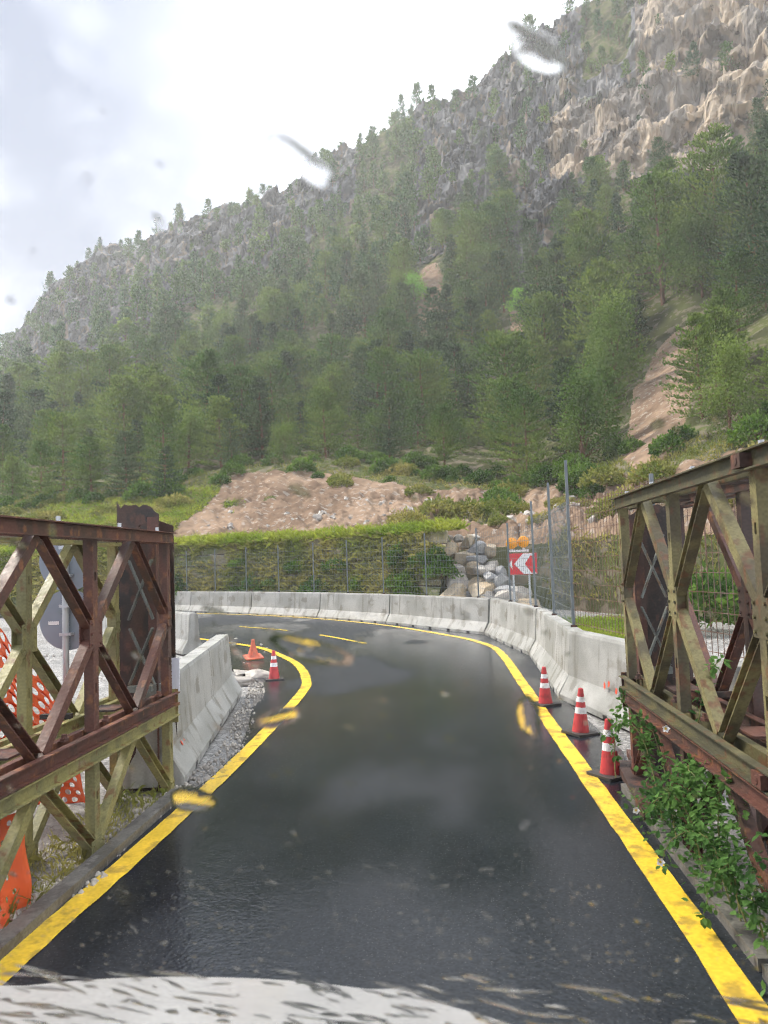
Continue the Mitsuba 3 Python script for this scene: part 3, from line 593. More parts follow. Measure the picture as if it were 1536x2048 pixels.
# ------------------------------------------------------------------ grassy reinforced earth wall and boulders
WL = smooth_line([(.25, 31.6), (-3.3, 34.2), (-8.2, 36.9), (-14.2, 38.9), (-20.5, 41.2), (-26.5, 43.7), (-38, 47.5)], 120)
wt = np.gradient(WL, axis=0); wt /= np.linalg.norm(wt, axis=1, keepdims=True); wn = np.c_[wt[:, 1], -wt[:, 0]]
wn *= np.where((wn @ np.array([0., 1.]))[:, None] > 0, -1, 1)          # towards the road
wk = thing('planted_wall', 'long green earth wall overgrown with grass and weeds, behind the concrete barriers', 'wall')
LAY = 6
for j in range(LAY):
    z0, z1 = -.1 + j*.56, -.1 + (j+1)*.56
    o0, o1 = 1.15 - j*.17, 1.15 - j*.17 - .14
    n = len(WL); R = 7
    vs = []
    for a in range(R):
        t = a/(R-1); z = z0 + (z1 - z0)*t; o = o0 + (o1 - o0)*t
        p = np.c_[WL + wn*o, np.full(n, z)]
        p[:, :2] += wn*((meshkit.fbm(np.c_[WL*1.5, np.full(n, z*2.)], 3, 70 + j) - .5)*.30)[:, None]
        vs.append(p)
    p = np.c_[WL + wn*(o1 - .25), np.full(n, z1)]; vs.append(p)
    v = np.vstack(vs); RR = len(vs); f = []
    ii = np.arange(n-1)
    for a in range(RR-1):
        f.append(np.c_[a*n + ii, a*n + ii + 1, (a+1)*n + ii + 1]); f.append(np.c_[a*n + ii, (a+1)*n + ii + 1, (a+1)*n + ii])
    part(wk, 'earth_layer', trimesh.Trimesh(v, np.vstack(f), process=False), 'wall_earth', smooth=True)
    w = [beam((*(WL[q] + wn[q]*(o0 + .05)), z0 + .02), (*(WL[q+2] + wn[q+2]*(o0 + .05)), z0 + .02), .03, .03) for q in range(0, n-2, 2)]
    part(wk, 'mesh_edge', cat(w), 'black_steel')
def blades(n, pos, nrm, h, w, seed, spread=.5, droop=.35):
    """n grass blades, two triangles each, bent at the tip."""
    r = np.random.default_rng(seed)
    up = nrm + spread*r.standard_normal((n, 3)); up /= np.linalg.norm(up, axis=1, keepdims=True)
    L = np.asarray(h)*(.45 + .8*r.random(n))[:, None]
    side = np.cross(up, r.standard_normal((n, 3))); side /= np.linalg.norm(side, axis=1, keepdims=True)
    W = w*(.6 + .8*r.random(n))[:, None]
    a, b = pos - side*W/2, pos + side*W/2
    c = pos + up*L*.6 + side*W*.3; d = pos + up*L + np.array([0, 0, -1.])*L*droop*r.random((n, 1))
    v = np.stack([a, b, c, d], 1).reshape(-1, 3); k = np.arange(n)[:, None]*4
    f = np.concatenate([k + [0, 1, 2], k + [0, 2, 3], k + [1, 3, 2]], 0) if False else np.concatenate([k + [0, 1, 2], k + [2, 1, 3]], 0)
    return trimesh.Trimesh(v, f, process=False)
r = np.random.default_rng(11)
N = 26000
q = r.random(N)*(len(WL) - 1.01); qi = q.astype(int); fr = (q - qi)[:, None]
base = WL[qi]*(1 - fr) + WL[qi+1]*fr; nn = wn[qi]; zz = r.random(N)**.9*3.3
den = meshkit.fbm(np.c_[base*.55, zz*.9], 4, 13); keep = (den > .36) & (meshkit.fbm(np.c_[base*2.1, zz*3.], 3, 19) > .36)
o = 1.15 - zz*.305 + .02
pos = np.c_[base + nn*o[:, None], zz - .08][keep]; nrm = np.c_[nn*.8, np.full(N, .75)][keep]
part(wk, 'grass', blades(len(pos), pos, nrm, .50, .045, 14, .6), 'grass_olive', kind='stuff')
# bright grass on the shelf on top
N = 24000; q = r.random(N)*(len(WL) - 1.01); qi = q.astype(int); fr = (q - qi)[:, None]
base = WL[qi]*(1 - fr) + WL[qi+1]*fr; nn = wn[qi]; t = r.random(N)
pos = np.c_[base + nn*(.3 - 1.3*t)[:, None], 3.20 + .14*t + .1*r.random(N)]
pos = pos[meshkit.fbm(pos*[.8, .8, 0], 3, 21) > .33]; N = len(pos)
tr = [blades(N, pos, np.tile([0, 0, 1.], (N, 1)), (.34 + .5*meshkit.fbm(pos*[1.1, 1.1, 0], 3, 22))[:, None], .05, 15)]
solo('grass', tr[0], 'grass_green', 'bright yellow-green grass along the top of the planted wall', 'grass', kind='stuff')
def shrub(seed, n, rad, size, leafy=.5):
    r = np.random.default_rng(seed)
    p = r.standard_normal((n, 3)); p /= np.linalg.norm(p, axis=1, keepdims=True)
    lump = .65 + .7*meshkit.fbm(p*1.8 + seed, 3, seed)
    p = p * (lump*(.45 + .55*r.random(n)**.4))[:, None] * rad; p[:, 2] = np.abs(p[:, 2])*1.0 + .05
    d = p/np.linalg.norm(p, axis=1, keepdims=True) + .8*r.standard_normal((n, 3)); d /= np.linalg.norm(d, axis=1, keepdims=True)
    s = np.cross(d, r.standard_normal((n, 3))); s /= np.linalg.norm(s, axis=1, keepdims=True)
    L = size*(.6 + .8*r.random(n))[:, None]; W = L*leafy
    a, b, c, e = p, p + d*L*.5 + s*W/2, p + d*L*.5 - s*W/2, p + d*L
    v = np.stack([a, b, c, e], 1).reshape(-1, 3); k = np.arange(n)[:, None]*4
    return trimesh.Trimesh(v, np.concatenate([k + [0, 1, 2], k + [1, 3, 2]], 0), process=False)
def stems(seed, n, rad):
    r = np.random.default_rng(seed); ms = []
    for i in range(n):
        a = r.random()*2*PI; e = np.array([math.cos(a)*rad[0]*.5*r.random(), math.sin(a)*rad[1]*.5*r.random(), rad[2]*(.6 + .3*r.random())])
        ms.append(rod((0, 0, -.05), e, .018, 5, .006))
    return cat(ms)
SH = [(ply(shrub(s, 520, rad, .17), 'shrub_green'), ply(stems(s, 6, rad), 'bark')) for s, rad in ((1, (.6, .6, .7)), (2, (.8, .6, .5)), (3, (.45, .45, .9)))]
for i in range(26):
    s = np.random.default_rng(200 + i); t = s.random(); qi = int((1 - t)**1.3*95); z = .1 + 2.6*s.random()
    o = 1.2 - z*.305
    x, y = WL[qi] + wn[qi]*o
    k = thing('shrub', 'leafy green weed growing out of the face of the planted wall', 'shrub', 'weeds on the planted wall')
    tw = place(x, y, z - .15, s.random()*6, .55 + .6*s.random()); a, b = SH[i % 3]
    part(k, 'foliage', a, None, tw=tw); part(k, 'stem', b, None, tw=tw)
# the boulders
bk = thing('boulder_wall', 'heaped wall of pale and tan boulders at the right end of the planted wall', 'boulder wall')
r = np.random.default_rng(17)
LN = smooth_line([(.15, 30.9), (1.2, 30.5), (2.2, 30.1), (3.1, 29.6)], 60)
row = 0; z = .25
n_ = 0
while z < 3.0:
    s = r.random()*.5; sz = .54 - .03*row
    L = np.r_[0, np.cumsum(np.linalg.norm(np.diff(LN, axis=0), axis=1))]
    while s < L[-1] - .3*row:
        q = np.array([np.interp(s, L, LN[:, 0]), np.interp(s, L, LN[:, 1])]); rr = sz*(.6 + .75*r.random())
        m = rock(100 + n_, rr, (1.35, .9, .75 + .2*r.random()), .09, 3)
        part(bk, 'stone', m, ('stone_pale', 'stone_grey', 'stone_tan', 'stone_pale')[int(r.random()*4)], smooth=14,
             tw=place(q[0] + .1*r.standard_normal(), q[1] + .38*row + .12*r.standard_normal() - .2, z + .1*r.standard_normal(), r.random()*6))
        n_ += 1; s += rr*1.35
    z += sz*.86; row += 1
# ------------------------------------------------------------------ yard behind the right fence
for i in range(60):
    s = np.random.default_rng(300 + i); x, y = 3.4 + 7*s.random()**1.2, 9 + 14*s.random()
    k = None
pts = np.random.default_rng(31); ms = []
for i in range(900):
    x, y = (3.0 + 8*pts.random(), 7 + 15*pts.random()) if i % 3 else (-4 - 9*pts.random(), 4 + 18*pts.random())
    rr = .02 + .05*pts.random()**2.5
    m = trimesh.creation.icosphere(subdivisions=0, radius=rr); m.vertices *= .6 + .8*pts.random((12, 3)); m.apply_translation([x, y, -.02]); ms.append(m)
for i in range(700):                                             # crushed stone at the broken asphalt edge
    y = 4 + 9.5*pts.random(); x = np.interp(y, left_edge[:, 1][:70], left_edge[:, 0][:70]) + .05 - .28*pts.random()
    rr = .008 + .022*pts.random()**2
    m = trimesh.creation.icosphere(subdivisions=0, radius=rr); m.vertices *= .6 + .8*pts.random((12, 3)); m.apply_translation([x, y, .004]); ms.append(m)
solo('loose_stones', cat(ms), 'stone_pale', 'loose pale stones scattered over the gravel on both sides of the bridge end', 'gravel', kind='stuff')
N = 9000; rg = np.random.default_rng(33)
P = np.c_[3.3 + 3.4*rg.random(N), 16.5 + 8.5*rg.random(N), np.zeros(N)]; P = P[(P[:, 0] - 3.3) < (P[:, 1] - 16.0)*.45]
solo('grass', blades(len(P), P, np.tile([0, 0, 1.], (len(P), 1)), .26, .03, 34), 'grass_green', 'patch of fresh green grass beyond the mesh fence, left of the gravel yard', 'grass', kind='stuff')
k = thing('yard_kerb', 'thin pale kerb between the grass patch and the gravel yard', 'kerb')
for i in range(4):
    a = np.array([3.2, 15.2]) + np.array([.85, 2.0])*i; b = a + np.array([.83, 1.96]); part(k, 'kerb_stone', beam((*a, .03), (*b, .03), .10, .12), 'concrete')
# little rusty fence on the bank to the right
k = thing('slope_fence', 'old thin rusty fence running up the bare bank above the right truss', 'fence')
FQ = [np.array(p) for p in ((6.15, 22.6, 3.3), (7.15, 21.9, 3.5), (8.15, 21.1, 3.75), (9.2, 20.3, 4.0), (10.2, 19.6, 4.2), (11.3, 18.8, 4.4))]
for i, p in enumerate(FQ):
    part(k, 'post', rod(p - [0, 0, 1.6], p + [0, 0, .55], .022, 6), 'rusty_wire')
    if i: part(k, 'rail', rod(FQ[i-1] + [0, 0, .4], p + [0, 0, .4], .016, 6), 'rusty_wire')

# ------------------------------------------------------------------ trees
def sprays(P, D, L, W, r):
    n = len(P); s = np.cross(D, r.standard_normal((n, 3))); s /= np.linalg.norm(s, axis=1, keepdims=True) + 1e-9
    L = L[:, None]; W = W[:, None]; up = np.cross(s, D)
    a, b, c, e = P, P + D*L*.45 + s*W/2 + up*W*.12, P + D*L*.45 - s*W/2 + up*W*.12, P + D*L
    v = np.stack([a, b, c, e], 1).reshape(-1, 3); k = np.arange(n)[:, None]*4
    return trimesh.Trimesh(v, np.concatenate([k + [0, 1, 2], k + [1, 3, 2]], 0), process=False)
def pine(seed, H, nw, nb, nt, nq, size, base=.14, width=.27, power=.75):
    """A pine of height H: whorls of limbs with tufts of needles along them; returns trunk and crown."""
    r = np.random.default_rng(seed)
    zt = np.linspace(0, H*.97, 7); lean = .03*H*r.standard_normal(2)
    ax = lambda z: np.c_[lean[0]*(z/H)**2 + .02*H*np.sin(z/H*3 + seed), lean[1]*(z/H)**2 + 0*z, z] - np.array([.02*H*math.sin(seed), 0, 0])
    tr = [tube(ax(zt), .016*H*(1 - zt/H)**.8 + .012, 6)]
    P, D, S = [], [], []
    for w in range(nw):
        h = base + (1 - base)*((w + r.random()*.7)/nw)**.92
        if h > .985: continue
        R = width*H*((1 - h)**power)*(1 - .45*math.exp(-((h - base)/.10)))*(.62 + .62*r.random()) + .02*H
        for b in range(nb):
            if r.random() < .12: continue
            a = 2*PI*(b + r.random())/nb + w*1.3; L = R*(.6 + .6*r.random()); rise = (.10 + .55*h)*L + .05*L*r.standard_normal()
            o = ax(np.array([h*H]))[0]; e = o + [math.cos(a)*L, math.sin(a)*L, rise*.8]; m = (o + e)/2 - [0, 0, .10*L]
            if L > .5 and (b % 2 == 0): tr.append(tube(np.array([o, m, e]), [.012*L + .006, .008*L + .005, .004], 3))
            dirb = (e - o)/np.linalg.norm(e - o); sid = np.cross(dirb, [0, 0, 1.]); sid /= np.linalg.norm(sid)
            for t in np.linspace(.38, 1.0, nt):
                c = (1-t)**2*o + 2*t*(1-t)*m + t*t*e; pad = L*.20*(1.25 - abs(t - .7)) + .05
                n = nq; k_ = r.standard_normal((n, 3))
                p = c + sid*(k_[:, :1]*pad) + dirb*(k_[:, 1:2]*pad*.5) + np.c_[0*k_[:, :2], k_[:, 2:]*size*.16]
                d = dirb*.5 + sid*k_[:, :1]*.45 + r.standard_normal((n, 3))*.30 + [0, 0, .62]; d /= np.linalg.norm(d, axis=1, keepdims=True)
                P.append(p); D.append(d); S.append(size*(.6 + .7*r.random(n)))
    top = ax(np.array([H*.96]))[0]; n = 8
    P.append(top + r.standard_normal((n, 3))*[.03*H*.3, .03*H*.3, .02*H]); d = r.standard_normal((n, 3))*.4 + [0, 0, 1.]; D.append(d/np.linalg.norm(d, axis=1, keepdims=True)); S.append(np.full(n, size*.9))
    P, D, S = map(np.concatenate, (P, D, S))
    return cat(tr), sprays(P, D, S*1.5, S*.62, r)
def group(key, trunk, crown, mt_, mc_):
    scene[key] = {'type': 'shapegroup', 'trunk': ply(trunk, mt_), 'crown': ply(crown, mc_)}
NEAR, MID, FAR = [], [], []
for i, (w_, p_, b_) in enumerate(((.27, .75, .07), (.31, .65, .08), (.23, .85, .05), (.34, .55, .10), (.30, .65, .24))):
    key = 'near_pine_group_%d' % i; group(key, *pine(400 + i, 9., 15, 6, 5, 16, .19, b_, w_*1.2, p_), 'bark', 'spruce_green' if i in (0, 2) else 'pine_green'); NEAR.append(key)
for i, (w_, p_, b_) in enumerate(((.26, .75, .07), (.30, .6, .12), (.24, .85, .05), (.31, .6, .20))):
    key = 'mid_pine_group_%d' % i; group(key, *pine(430 + i, 9., 12, 6, 4, 5, .40, b_, w_*1.2, p_), 'bark', 'spruce_green' if i in (0, 2) else 'pine_green'); MID.append(key)
for i, (w_, p_, b_) in enumerate(((.24, .75, .08), (.29, .6, .16), (.21, .9, .06), (.28, .6, .28))):
    key = 'far_pine_group_%d' % i; t_, c_ = pine(460 + i, 9., 10, 5, 3, 3, .66, b_, w_*1.15, p_); group(key, t_, c_, 'bark', 'pine_far'); FAR.append(key)
def leafy(seed, H, R, n, size):
    r = np.random.default_rng(seed); tr = [tube(np.array([[0, 0, -.3], [.05, 0, H*.3], [0, .1, H*.6]]), [.10, .08, .03], 5)]; P = []
    for i in range(14):
        a = r.random()*2*PI; e = r.random(); k_ = R*(.2 + .65*r.random())*(1.1 - .6*e); c = np.array([math.cos(a)*k_, math.sin(a)*k_, H*(.22 + .7*e)])
        tr.append(tube(np.array([[0, .05, H*.15], c*[.5, .5, .8], c]), [.04, .03, .01], 3)); P.append(c + r.standard_normal((n//14, 3))*[R*.24, R*.24, H*.09])
    P = np.concatenate(P); d = r.standard_normal((len(P), 3)) + [0, 0, .3]; d /= np.linalg.norm(d, axis=1, keepdims=True); s = size*(.6 + .8*r.random(len(P)))
    return cat(tr), sprays(P, d, s, s*.7, r)
LEAFY = {}
for nm, n, sz_ in (('near', 7000, .16), ('mid', 1100, .44), ('far', 420, .72)):
    LEAFY[nm] = []
    for i in range(2):
        key = '%s_leafy_group_%d' % (nm, i); group(key, *leafy(480 + i, 6.5, 2.6 - .5*i, n, sz_), 'bark', 'broadleaf_green'); LEAFY[nm].append(key)
# where they stand: points of the land surface, thinned to a least spacing, none on cliffs, scree or the cut bank
land = trimesh.Trimesh(MV, MF, process=False)
A = land.area_faces * np.where(T_.reshape(-1)[MF[:, 0]] < 6.12, 1, 0)
rg = np.random.default_rng(77); NP = 60000
fi = rg.choice(len(MF), NP, p=A/A.sum()); w = rg.dirichlet((1, 1, 1), NP)
TP = np.einsum('nk,nkj->nj', w, MV[MF[fi]]); tt = np.einsum('nk,nk->n', w, T_.reshape(-1)[MF[fi]]); sS = np.einsum('nk,nk->n', w, S_.reshape(-1)[MF[fi]]); cc = np.einsum('nk,nkj->nj', w, MC[MF[fi]])
dens = meshkit.fbm(TP/17., 3, 91)
ok = (tt > np.where((sS > 4.2) & (sS < 6.4), 2.32, 2.02)) & (rg.random(NP) > np.where(cc[:, 0] > .42, np.where(cc[:, 1] > .45, .992, .975), 0)) & (cc[:, 2] < .12) & (dens > np.where(tt > 5.6, .52, .30))
ok &= (sS > .6) & ~((tt < 2.25) & (sS > 10.4) & (rg.random(NP) < .5))
dist = np.linalg.norm(TP - EYE, axis=1)
cells, keepi = {}, []
for i in np.nonzero(ok)[0]:
    sp = np.interp(dist[i], [30, 80, 200, 350], [3.2, 3.7, 4.3, 4.9]); key = (int(TP[i, 0]//5), int(TP[i, 1]//5)); good = True
    for a in (-1, 0, 1):
        for b in (-1, 0, 1):
            for j in cells.get((key[0]+a, key[1]+b), ()):
                if np.linalg.norm(TP[i] - TP[j]) < sp: good = False; break
            if not good: break
        if not good: break
    if good: cells.setdefault(key, []).append(i); keepi.append(i)
keepi = np.array(keepi)
hgt = np.interp(dist[keepi], [30, 60, 100, 140, 220, 400], [5.6, 7.0, 8.2, 8.6, 7.2, 6.2]) * (.48 + 1.0*rg.random(len(keepi))**1.4) * np.where((sS[keepi] > 8.4) & (dist[keepi] < 120), 1.25, 1.) * np.where(tt[keepi] < 2.6, .72, 1.) * np.where((sS[keepi] > 8.1) & (sS[keepi] < 10.6) & (tt[keepi] > 4.0), .6, 1.)
size = hgt/dist[keepi]
yaw = np.degrees(np.arctan2(TP[keepi, 0], TP[keepi, 1]))
seen = (yaw > -33) & (yaw < 25)
rank = np.argsort(-np.where(seen, size, 0))
chosen = set(rank[:288].tolist())
PL = {'l': 'the forest above the left truss', 'c': 'the forest above the earth bank', 'r': 'the forest above the right truss'}
for rk, j in enumerate(rank):
    i = keepi[j]; x, y, z = TP[i]; h = hgt[j]/9.; wd = h*(.85 + .4*rg.random()); d = dist[i]
    tw = place(x, y, z - .25, rg.random()*6.28, (wd, wd, h))
    src = (NEAR[int(rg.random()*5)] if (j in chosen or d < 75) else MID[int(rg.random()*4)] if d < 170 else FAR[int(rg.random()*4)])
    if rg.random() < .15:
        lv = LEAFY['near' if (j in chosen or d < 75) else 'mid' if d < 170 else 'far']; src = lv[int(rg.random()*2)]
    e = {'type': 'instance', 'group': {'type': 'ref', 'id': src}, 'to_world': tw}
    if j in chosen:
        a = yaw[j]; g = PL['l' if a < -17 else 'c' if a < 4 else 'r']; rnd = 'leafy' in src; dark = src[-1] in '02' and not rnd; lab = ('light green leafy tree ' if rnd else 'dark narrow spruce ' if dark else 'yellow-green spreading pine ') + ('at the foot of ' if tt[i] < 2.55 else 'up on ') + g; g = ('broadleaf trees ' if rnd else 'spruces ' if dark else 'pines ') + ('at the foot of ' if tt[i] < 2.55 else 'up on ') + g
        k = numbered('leafy_tree' if rnd else 'spruce_tree' if dark else 'pine_tree'); scene[k] = e; tag(k, lab.replace('up on the forest', 'up in the forest'), 'tree', g.replace('up on the forest', 'up in the forest'))
    else:
        scene[numbered('pine_forest__pine')] = e
tag('pine_forest', 'dense dark pine forest covering the mountain up to the ridge', 'forest', kind='stuff')
# two bright broadleaf trees standing out among the pines
def broadleaf(seed, H, R, n, size):
    r = np.random.default_rng(seed); tr = [tube(np.array([[0, 0, -.3], [.05, 0, H*.3], [0, .1, H*.62]]), [.09, .07, .03], 6)]
    P = []
    for i in range(16):
        a, e = r.random()*2*PI, r.random(); c = np.array([math.cos(a)*R*(.25 + .6*r.random()), math.sin(a)*R*(.25 + .6*r.random()), H*(.42 + .5*e)])
        tr.append(tube(np.array([[0, .05, H*.3], c*[.5, .5, .9], c]), [.04, .03, .012], 4)); P.append(c + r.standard_normal((n//16, 3))*[R*.23, R*.23, H*.07])
    P = np.concatenate(P); d = r.standard_normal((len(P), 3)); d /= np.linalg.norm(d, axis=1, keepdims=True)
    s = size*(.6 + .8*r.random(len(P)))
    return cat(tr), sprays(P, d, s, s*.7, r)
def at_land(s, t):
    i, j = int(np.argmin(abs(sg - s))), int(np.argmin(abs(tg - t))); return GRID[i, j]
for i, (s, t, H, R, lab) in enumerate(((7.93, 3.78, 4.6, 2.5, 'bright green broadleaf tree alone at the head of a bare scree strip'), (6.55, 4.1, 6.0, 3.0, 'bright green bushy tree among dark pines in the middle of the slope'))):
    p = at_land(s, t); a, b = broadleaf(500 + i, H, R, 2600, .34)
    k = thing('broadleaf_tree', lab, 'tree'); tw = place(p[0], p[1], p[2] - .1, 1.)
    part(k, 'trunk', a, 'bark', tw=tw); part(k, 'crown', b, 'leaf_bright', tw=tw)
# bushes on the bank and by the yard
BS = [(ply(shrub(20 + s, 900, rad, .20), m), ply(stems(30 + s, 7, rad), 'bark')) for s, (rad, m) in enumerate((((.9, .9, .9), 'shrub_green'), ((1.1, .9, .7), 'grass_olive')))]
for i in range(150):
    s = np.random.default_rng(600 + i); S0 = 1.8 + 10.4*s.random(); t0 = (1.3 + 1.0*s.random()) if i % 2 else (2.05 + .35*s.random())
    if 4.1 < S0 < 6.2 and t0 < 2.1: continue
    p = at_land(S0, t0); a, b = BS[i % 2]
    rg_ = 'behind the left truss' if S0 < 4.6 else 'above the planted wall' if S0 < 8.4 else 'behind the right fence'; c_ = ('leafy green', 'dry olive')[i % 2]
    k = thing('bush', 'low %s bush on the bank %s, below the forest edge' % (c_, rg_), 'bush', 'low %s bushes %s' % (c_, rg_)); tw = place(p[0], p[1], p[2] - .15, s.random()*6, .5 + .8*s.random())
    part(k, 'foliage', a, None, tw=tw); part(k, 'stem', b, None, tw=tw)
for i, (x, y, z, s, lab) in enumerate(((6.6, 20.2, .2, 1.3, 'dark green bush beyond the gravel yard, seen through the right truss'), (9.6, 17.6, .3, 1.5, 'larger green bush at the far right of the gravel yard'))):
    k = thing('bush', lab, 'bush'); tw = place(x, y, z, i, s); a, b = BS[0]; part(k, 'foliage', a, None, tw=tw); part(k, 'stem', b, None, tw=tw)
fT, fS = T_.reshape(-1)[MF[:, 0]], S_.reshape(-1)[MF[:, 0]]
N = 15000; fi2 = rg.choice(np.nonzero((fc[:, 2] < .45) & (fT > np.where(fS > 8.2, .25, .9)) & (fT < 2.3) & (fS > 1.2))[0], N); w = rg.dirichlet((1, 1, 1), N)
P = np.einsum('nk,nkj->nj', w, MV[MF[fi2]])
solo('bank_grass', blades(N, P, np.tile([0, -.1, 1.], (N, 1)), .5, .07, 35), 'grass_olive', 'tufts of rough grass on the bank below the forest', 'grass', kind='stuff')
N = 14000; fi2 = rg.choice(np.nonzero((fc[:, 2] < .45) & (fT > .95) & (fT < 2.1) & (fS > 2.6) & (fS < 4.25 + .55*(fT - 1)))[0], N); w = rg.dirichlet((1, 1, 1), N)
solo('flank_grass', blades(N, np.einsum('nk,nkj->nj', w, MV[MF[fi2]]), np.tile([0, -.1, 1.], (N, 1)), .42, .06, 37), 'grass_green', 'light green grass on the flank left of the bare earth bank', 'grass', kind='stuff')
SB = np.random.default_rng(81); st = []
for i in range(260):
    p = at_land(4.2 + 6.5*SB.random(), 1.05 + .95*SB.random()); m = trimesh.creation.icosphere(subdivisions=1, radius=.05 + .22*SB.random()**3); m.vertices *= .6 + .8*SB.random((len(m.vertices), 1)); m.apply_translation(p); st.append(m) if meshkit.noise(p/2.2, 5) > .5 else None
solo('bank_stones', cat(st), 'stone_pale', 'pale stones sticking out of the bare earth bank', 'stones', kind='stuff')

# ------------------------------------------------------------------ bramble at the right truss
bk = thing('bramble_bush', 'green bramble with arching stems and white flowers, growing through the right truss', 'bramble')
r = np.random.default_rng(91)
LP = []
def leaf_mesh(p, d, s, L, W):
    u = np.cross(s, d); v = [p, p + d*L*.30 + s*W*.42 + u*L*.04, p + d*L*.62 + s*W*.40 + u*L*.03, p + d*L - u*L*.05, p + d*L*.62 - s*W*.40 + u*L*.03, p + d*L*.30 - s*W*.42 + u*L*.04, p + d*L*.5 - u*L*.03]
    return np.array(v), np.array([[0, 1, 6], [1, 2, 6], [2, 3, 6], [3, 4, 6], [4, 5, 6], [5, 0, 6]])
ARCH = [((1.5, 5.9, 0.1), (1.45, 6.1, 1.0), (1.22, 6.25, 0.66)), ((1.56, 5.8, 0.1), (1.5, 5.9, 0.95), (1.32, 6.0, 0.82)), ((1.5, 5.0, 0.05), (1.42, 5.0, 0.8), (1.22, 5.2, 0.36)), ((1.52, 4.6, 0.05), (1.4, 4.7, 0.7), (1.23, 4.9, 0.18)), ((1.5, 4.4, 0), (1.45, 4.3, 0.7), (1.29, 4.35, 0.12)), ((1.52, 5.2, 0), (1.5, 5.3, 0.9), (1.47, 5.0, 0.62)), ((1.5, 4.0, 0), (1.4, 4.0, 0.5), (1.42, 4.0, 0.3)), ((1.54, 4.8, 0), (1.52, 4.8, 0.8), (1.55, 4.55, 0.75)), ((1.5, 5.5, 0), (1.45, 5.6, 0.6), (1.39, 5.7, 0.2)), ((1.58, 5.4, 0.1), (1.6, 5.3, 1.3), (1.67, 5.0, 1.35)), ((1.5, 3.7, 0), (1.42, 3.6, 0.45), (1.47, 3.5, 0.1)), ((1.52, 4.3, 0), (1.4, 4.5, 0.55), (1.37, 4.7, 0.42)), ((1.4, 7.0, 0.1), (1.38, 7.0, 0.5), (1.5, 6.95, 0.82)), ((1.55, 6.3, 0.1), (1.5, 6.3, 0.7), (1.49, 6.3, 0.55))]
for n_, (a, b, c) in enumerate(ARCH):
    a, b, c = map(np.array, (a, b, c)); t = np.linspace(0, 1, 16)[:, None]; q = (1-t)**2*a + 2*t*(1-t)*b + t*t*c; q += .012*r.standard_normal(q.shape)*t
    part(bk, 'stem', tube(q, np.linspace(.006, .002, 16), 5), 'stem_green')
    for i in range(3, 16):
        for s_ in range(2):
            LP.append((q[i], (q[i] - q[i-1])/np.linalg.norm(q[i] - q[i-1]), 1.0))
BIG, SMALL = [], []
for p, d, s in LP:
    for j in range(3):
        dd = d*.3 + r.standard_normal(3)*.8; dd[2] -= .25; dd /= np.linalg.norm(dd); sd = np.cross(dd, [0, 0, 1.]) + .35*r.standard_normal(3); sd -= dd*(sd @ dd); sd /= np.linalg.norm(sd)
        L = .035 + .03*r.random(); BIG.append(leaf_mesh(p + dd*.02, dd, sd, L, L*.72))
for i in range(1700):
    c = np.array([1.66 - .13*abs(r.standard_normal()), 5.1 + .62*r.standard_normal(), 0]); hmax = .70*math.exp(-((c[1] - 5.0)/1.0)**2) + .08
    c[2] = hmax*r.random()**.7; c[0] -= .10*(1 - c[2]/.9)*r.random()
    dd = np.array([-.7, -.5, .1]) + r.standard_normal(3)*.75; dd /= np.linalg.norm(dd); sd = np.cross(dd, [0, 0, 1.]) + .4*r.standard_normal(3); sd -= dd*(sd @ dd); sd /= np.linalg.norm(sd)
    L = .03 + .032*r.random(); SMALL.append(leaf_mesh(c, dd, sd, L, L*.72))
def merge(ls):
    v, f, n = [], [], 0
    for a, b in ls: v.append(a); f.append(b + n); n += len(a)
    return trimesh.Trimesh(np.vstack(v), np.vstack(f), process=False)
order = r.permutation(len(BIG))
for i in order[:230]: part(bk, 'leaf', trimesh.Trimesh(*BIG[i], process=False), 'bramble_green')
part(bk, 'foliage', merge([BIG[i] for i in order[230:]] + SMALL), 'bramble_green', kind='stuff')
for (x, y, z) in ((1.36, 5.15, .92), (1.20, 5.4, .33), (1.18, 4.75, .24)):
    pet = []
    for a in range(5):
        an = a*2*PI/5 + x; dd = np.array([math.cos(an)*.8, -.45, math.sin(an)*.8]); dd /= np.linalg.norm(dd); sd = np.cross(dd, [0, -1., .3]); sd /= np.linalg.norm(sd); pet.append(leaf_mesh(np.array([x, y, z]), dd, sd, .03, .026))
    f = part(bk, 'flower', merge(pet), 'petal', label='white bramble flower')
    m = trimesh.creation.icosphere(subdivisions=1, radius=.007); m.apply_translation([x, y - .006, z]); part(f, 'centre', m, 'flower_yellow')
# weeds at the left kerb
N = 900; P = np.c_[-2.62 - .5*rg.random(N), 3.6 + 3.6*rg.random(N), np.full(N, -.03)]
solo('kerb_weeds', blades(N, P, np.tile([0, 0, 1.], (N, 1)), .16, .012, 36), 'grass_olive', 'sparse weeds growing under the left truss behind the kerb', 'weeds', kind='stuff')

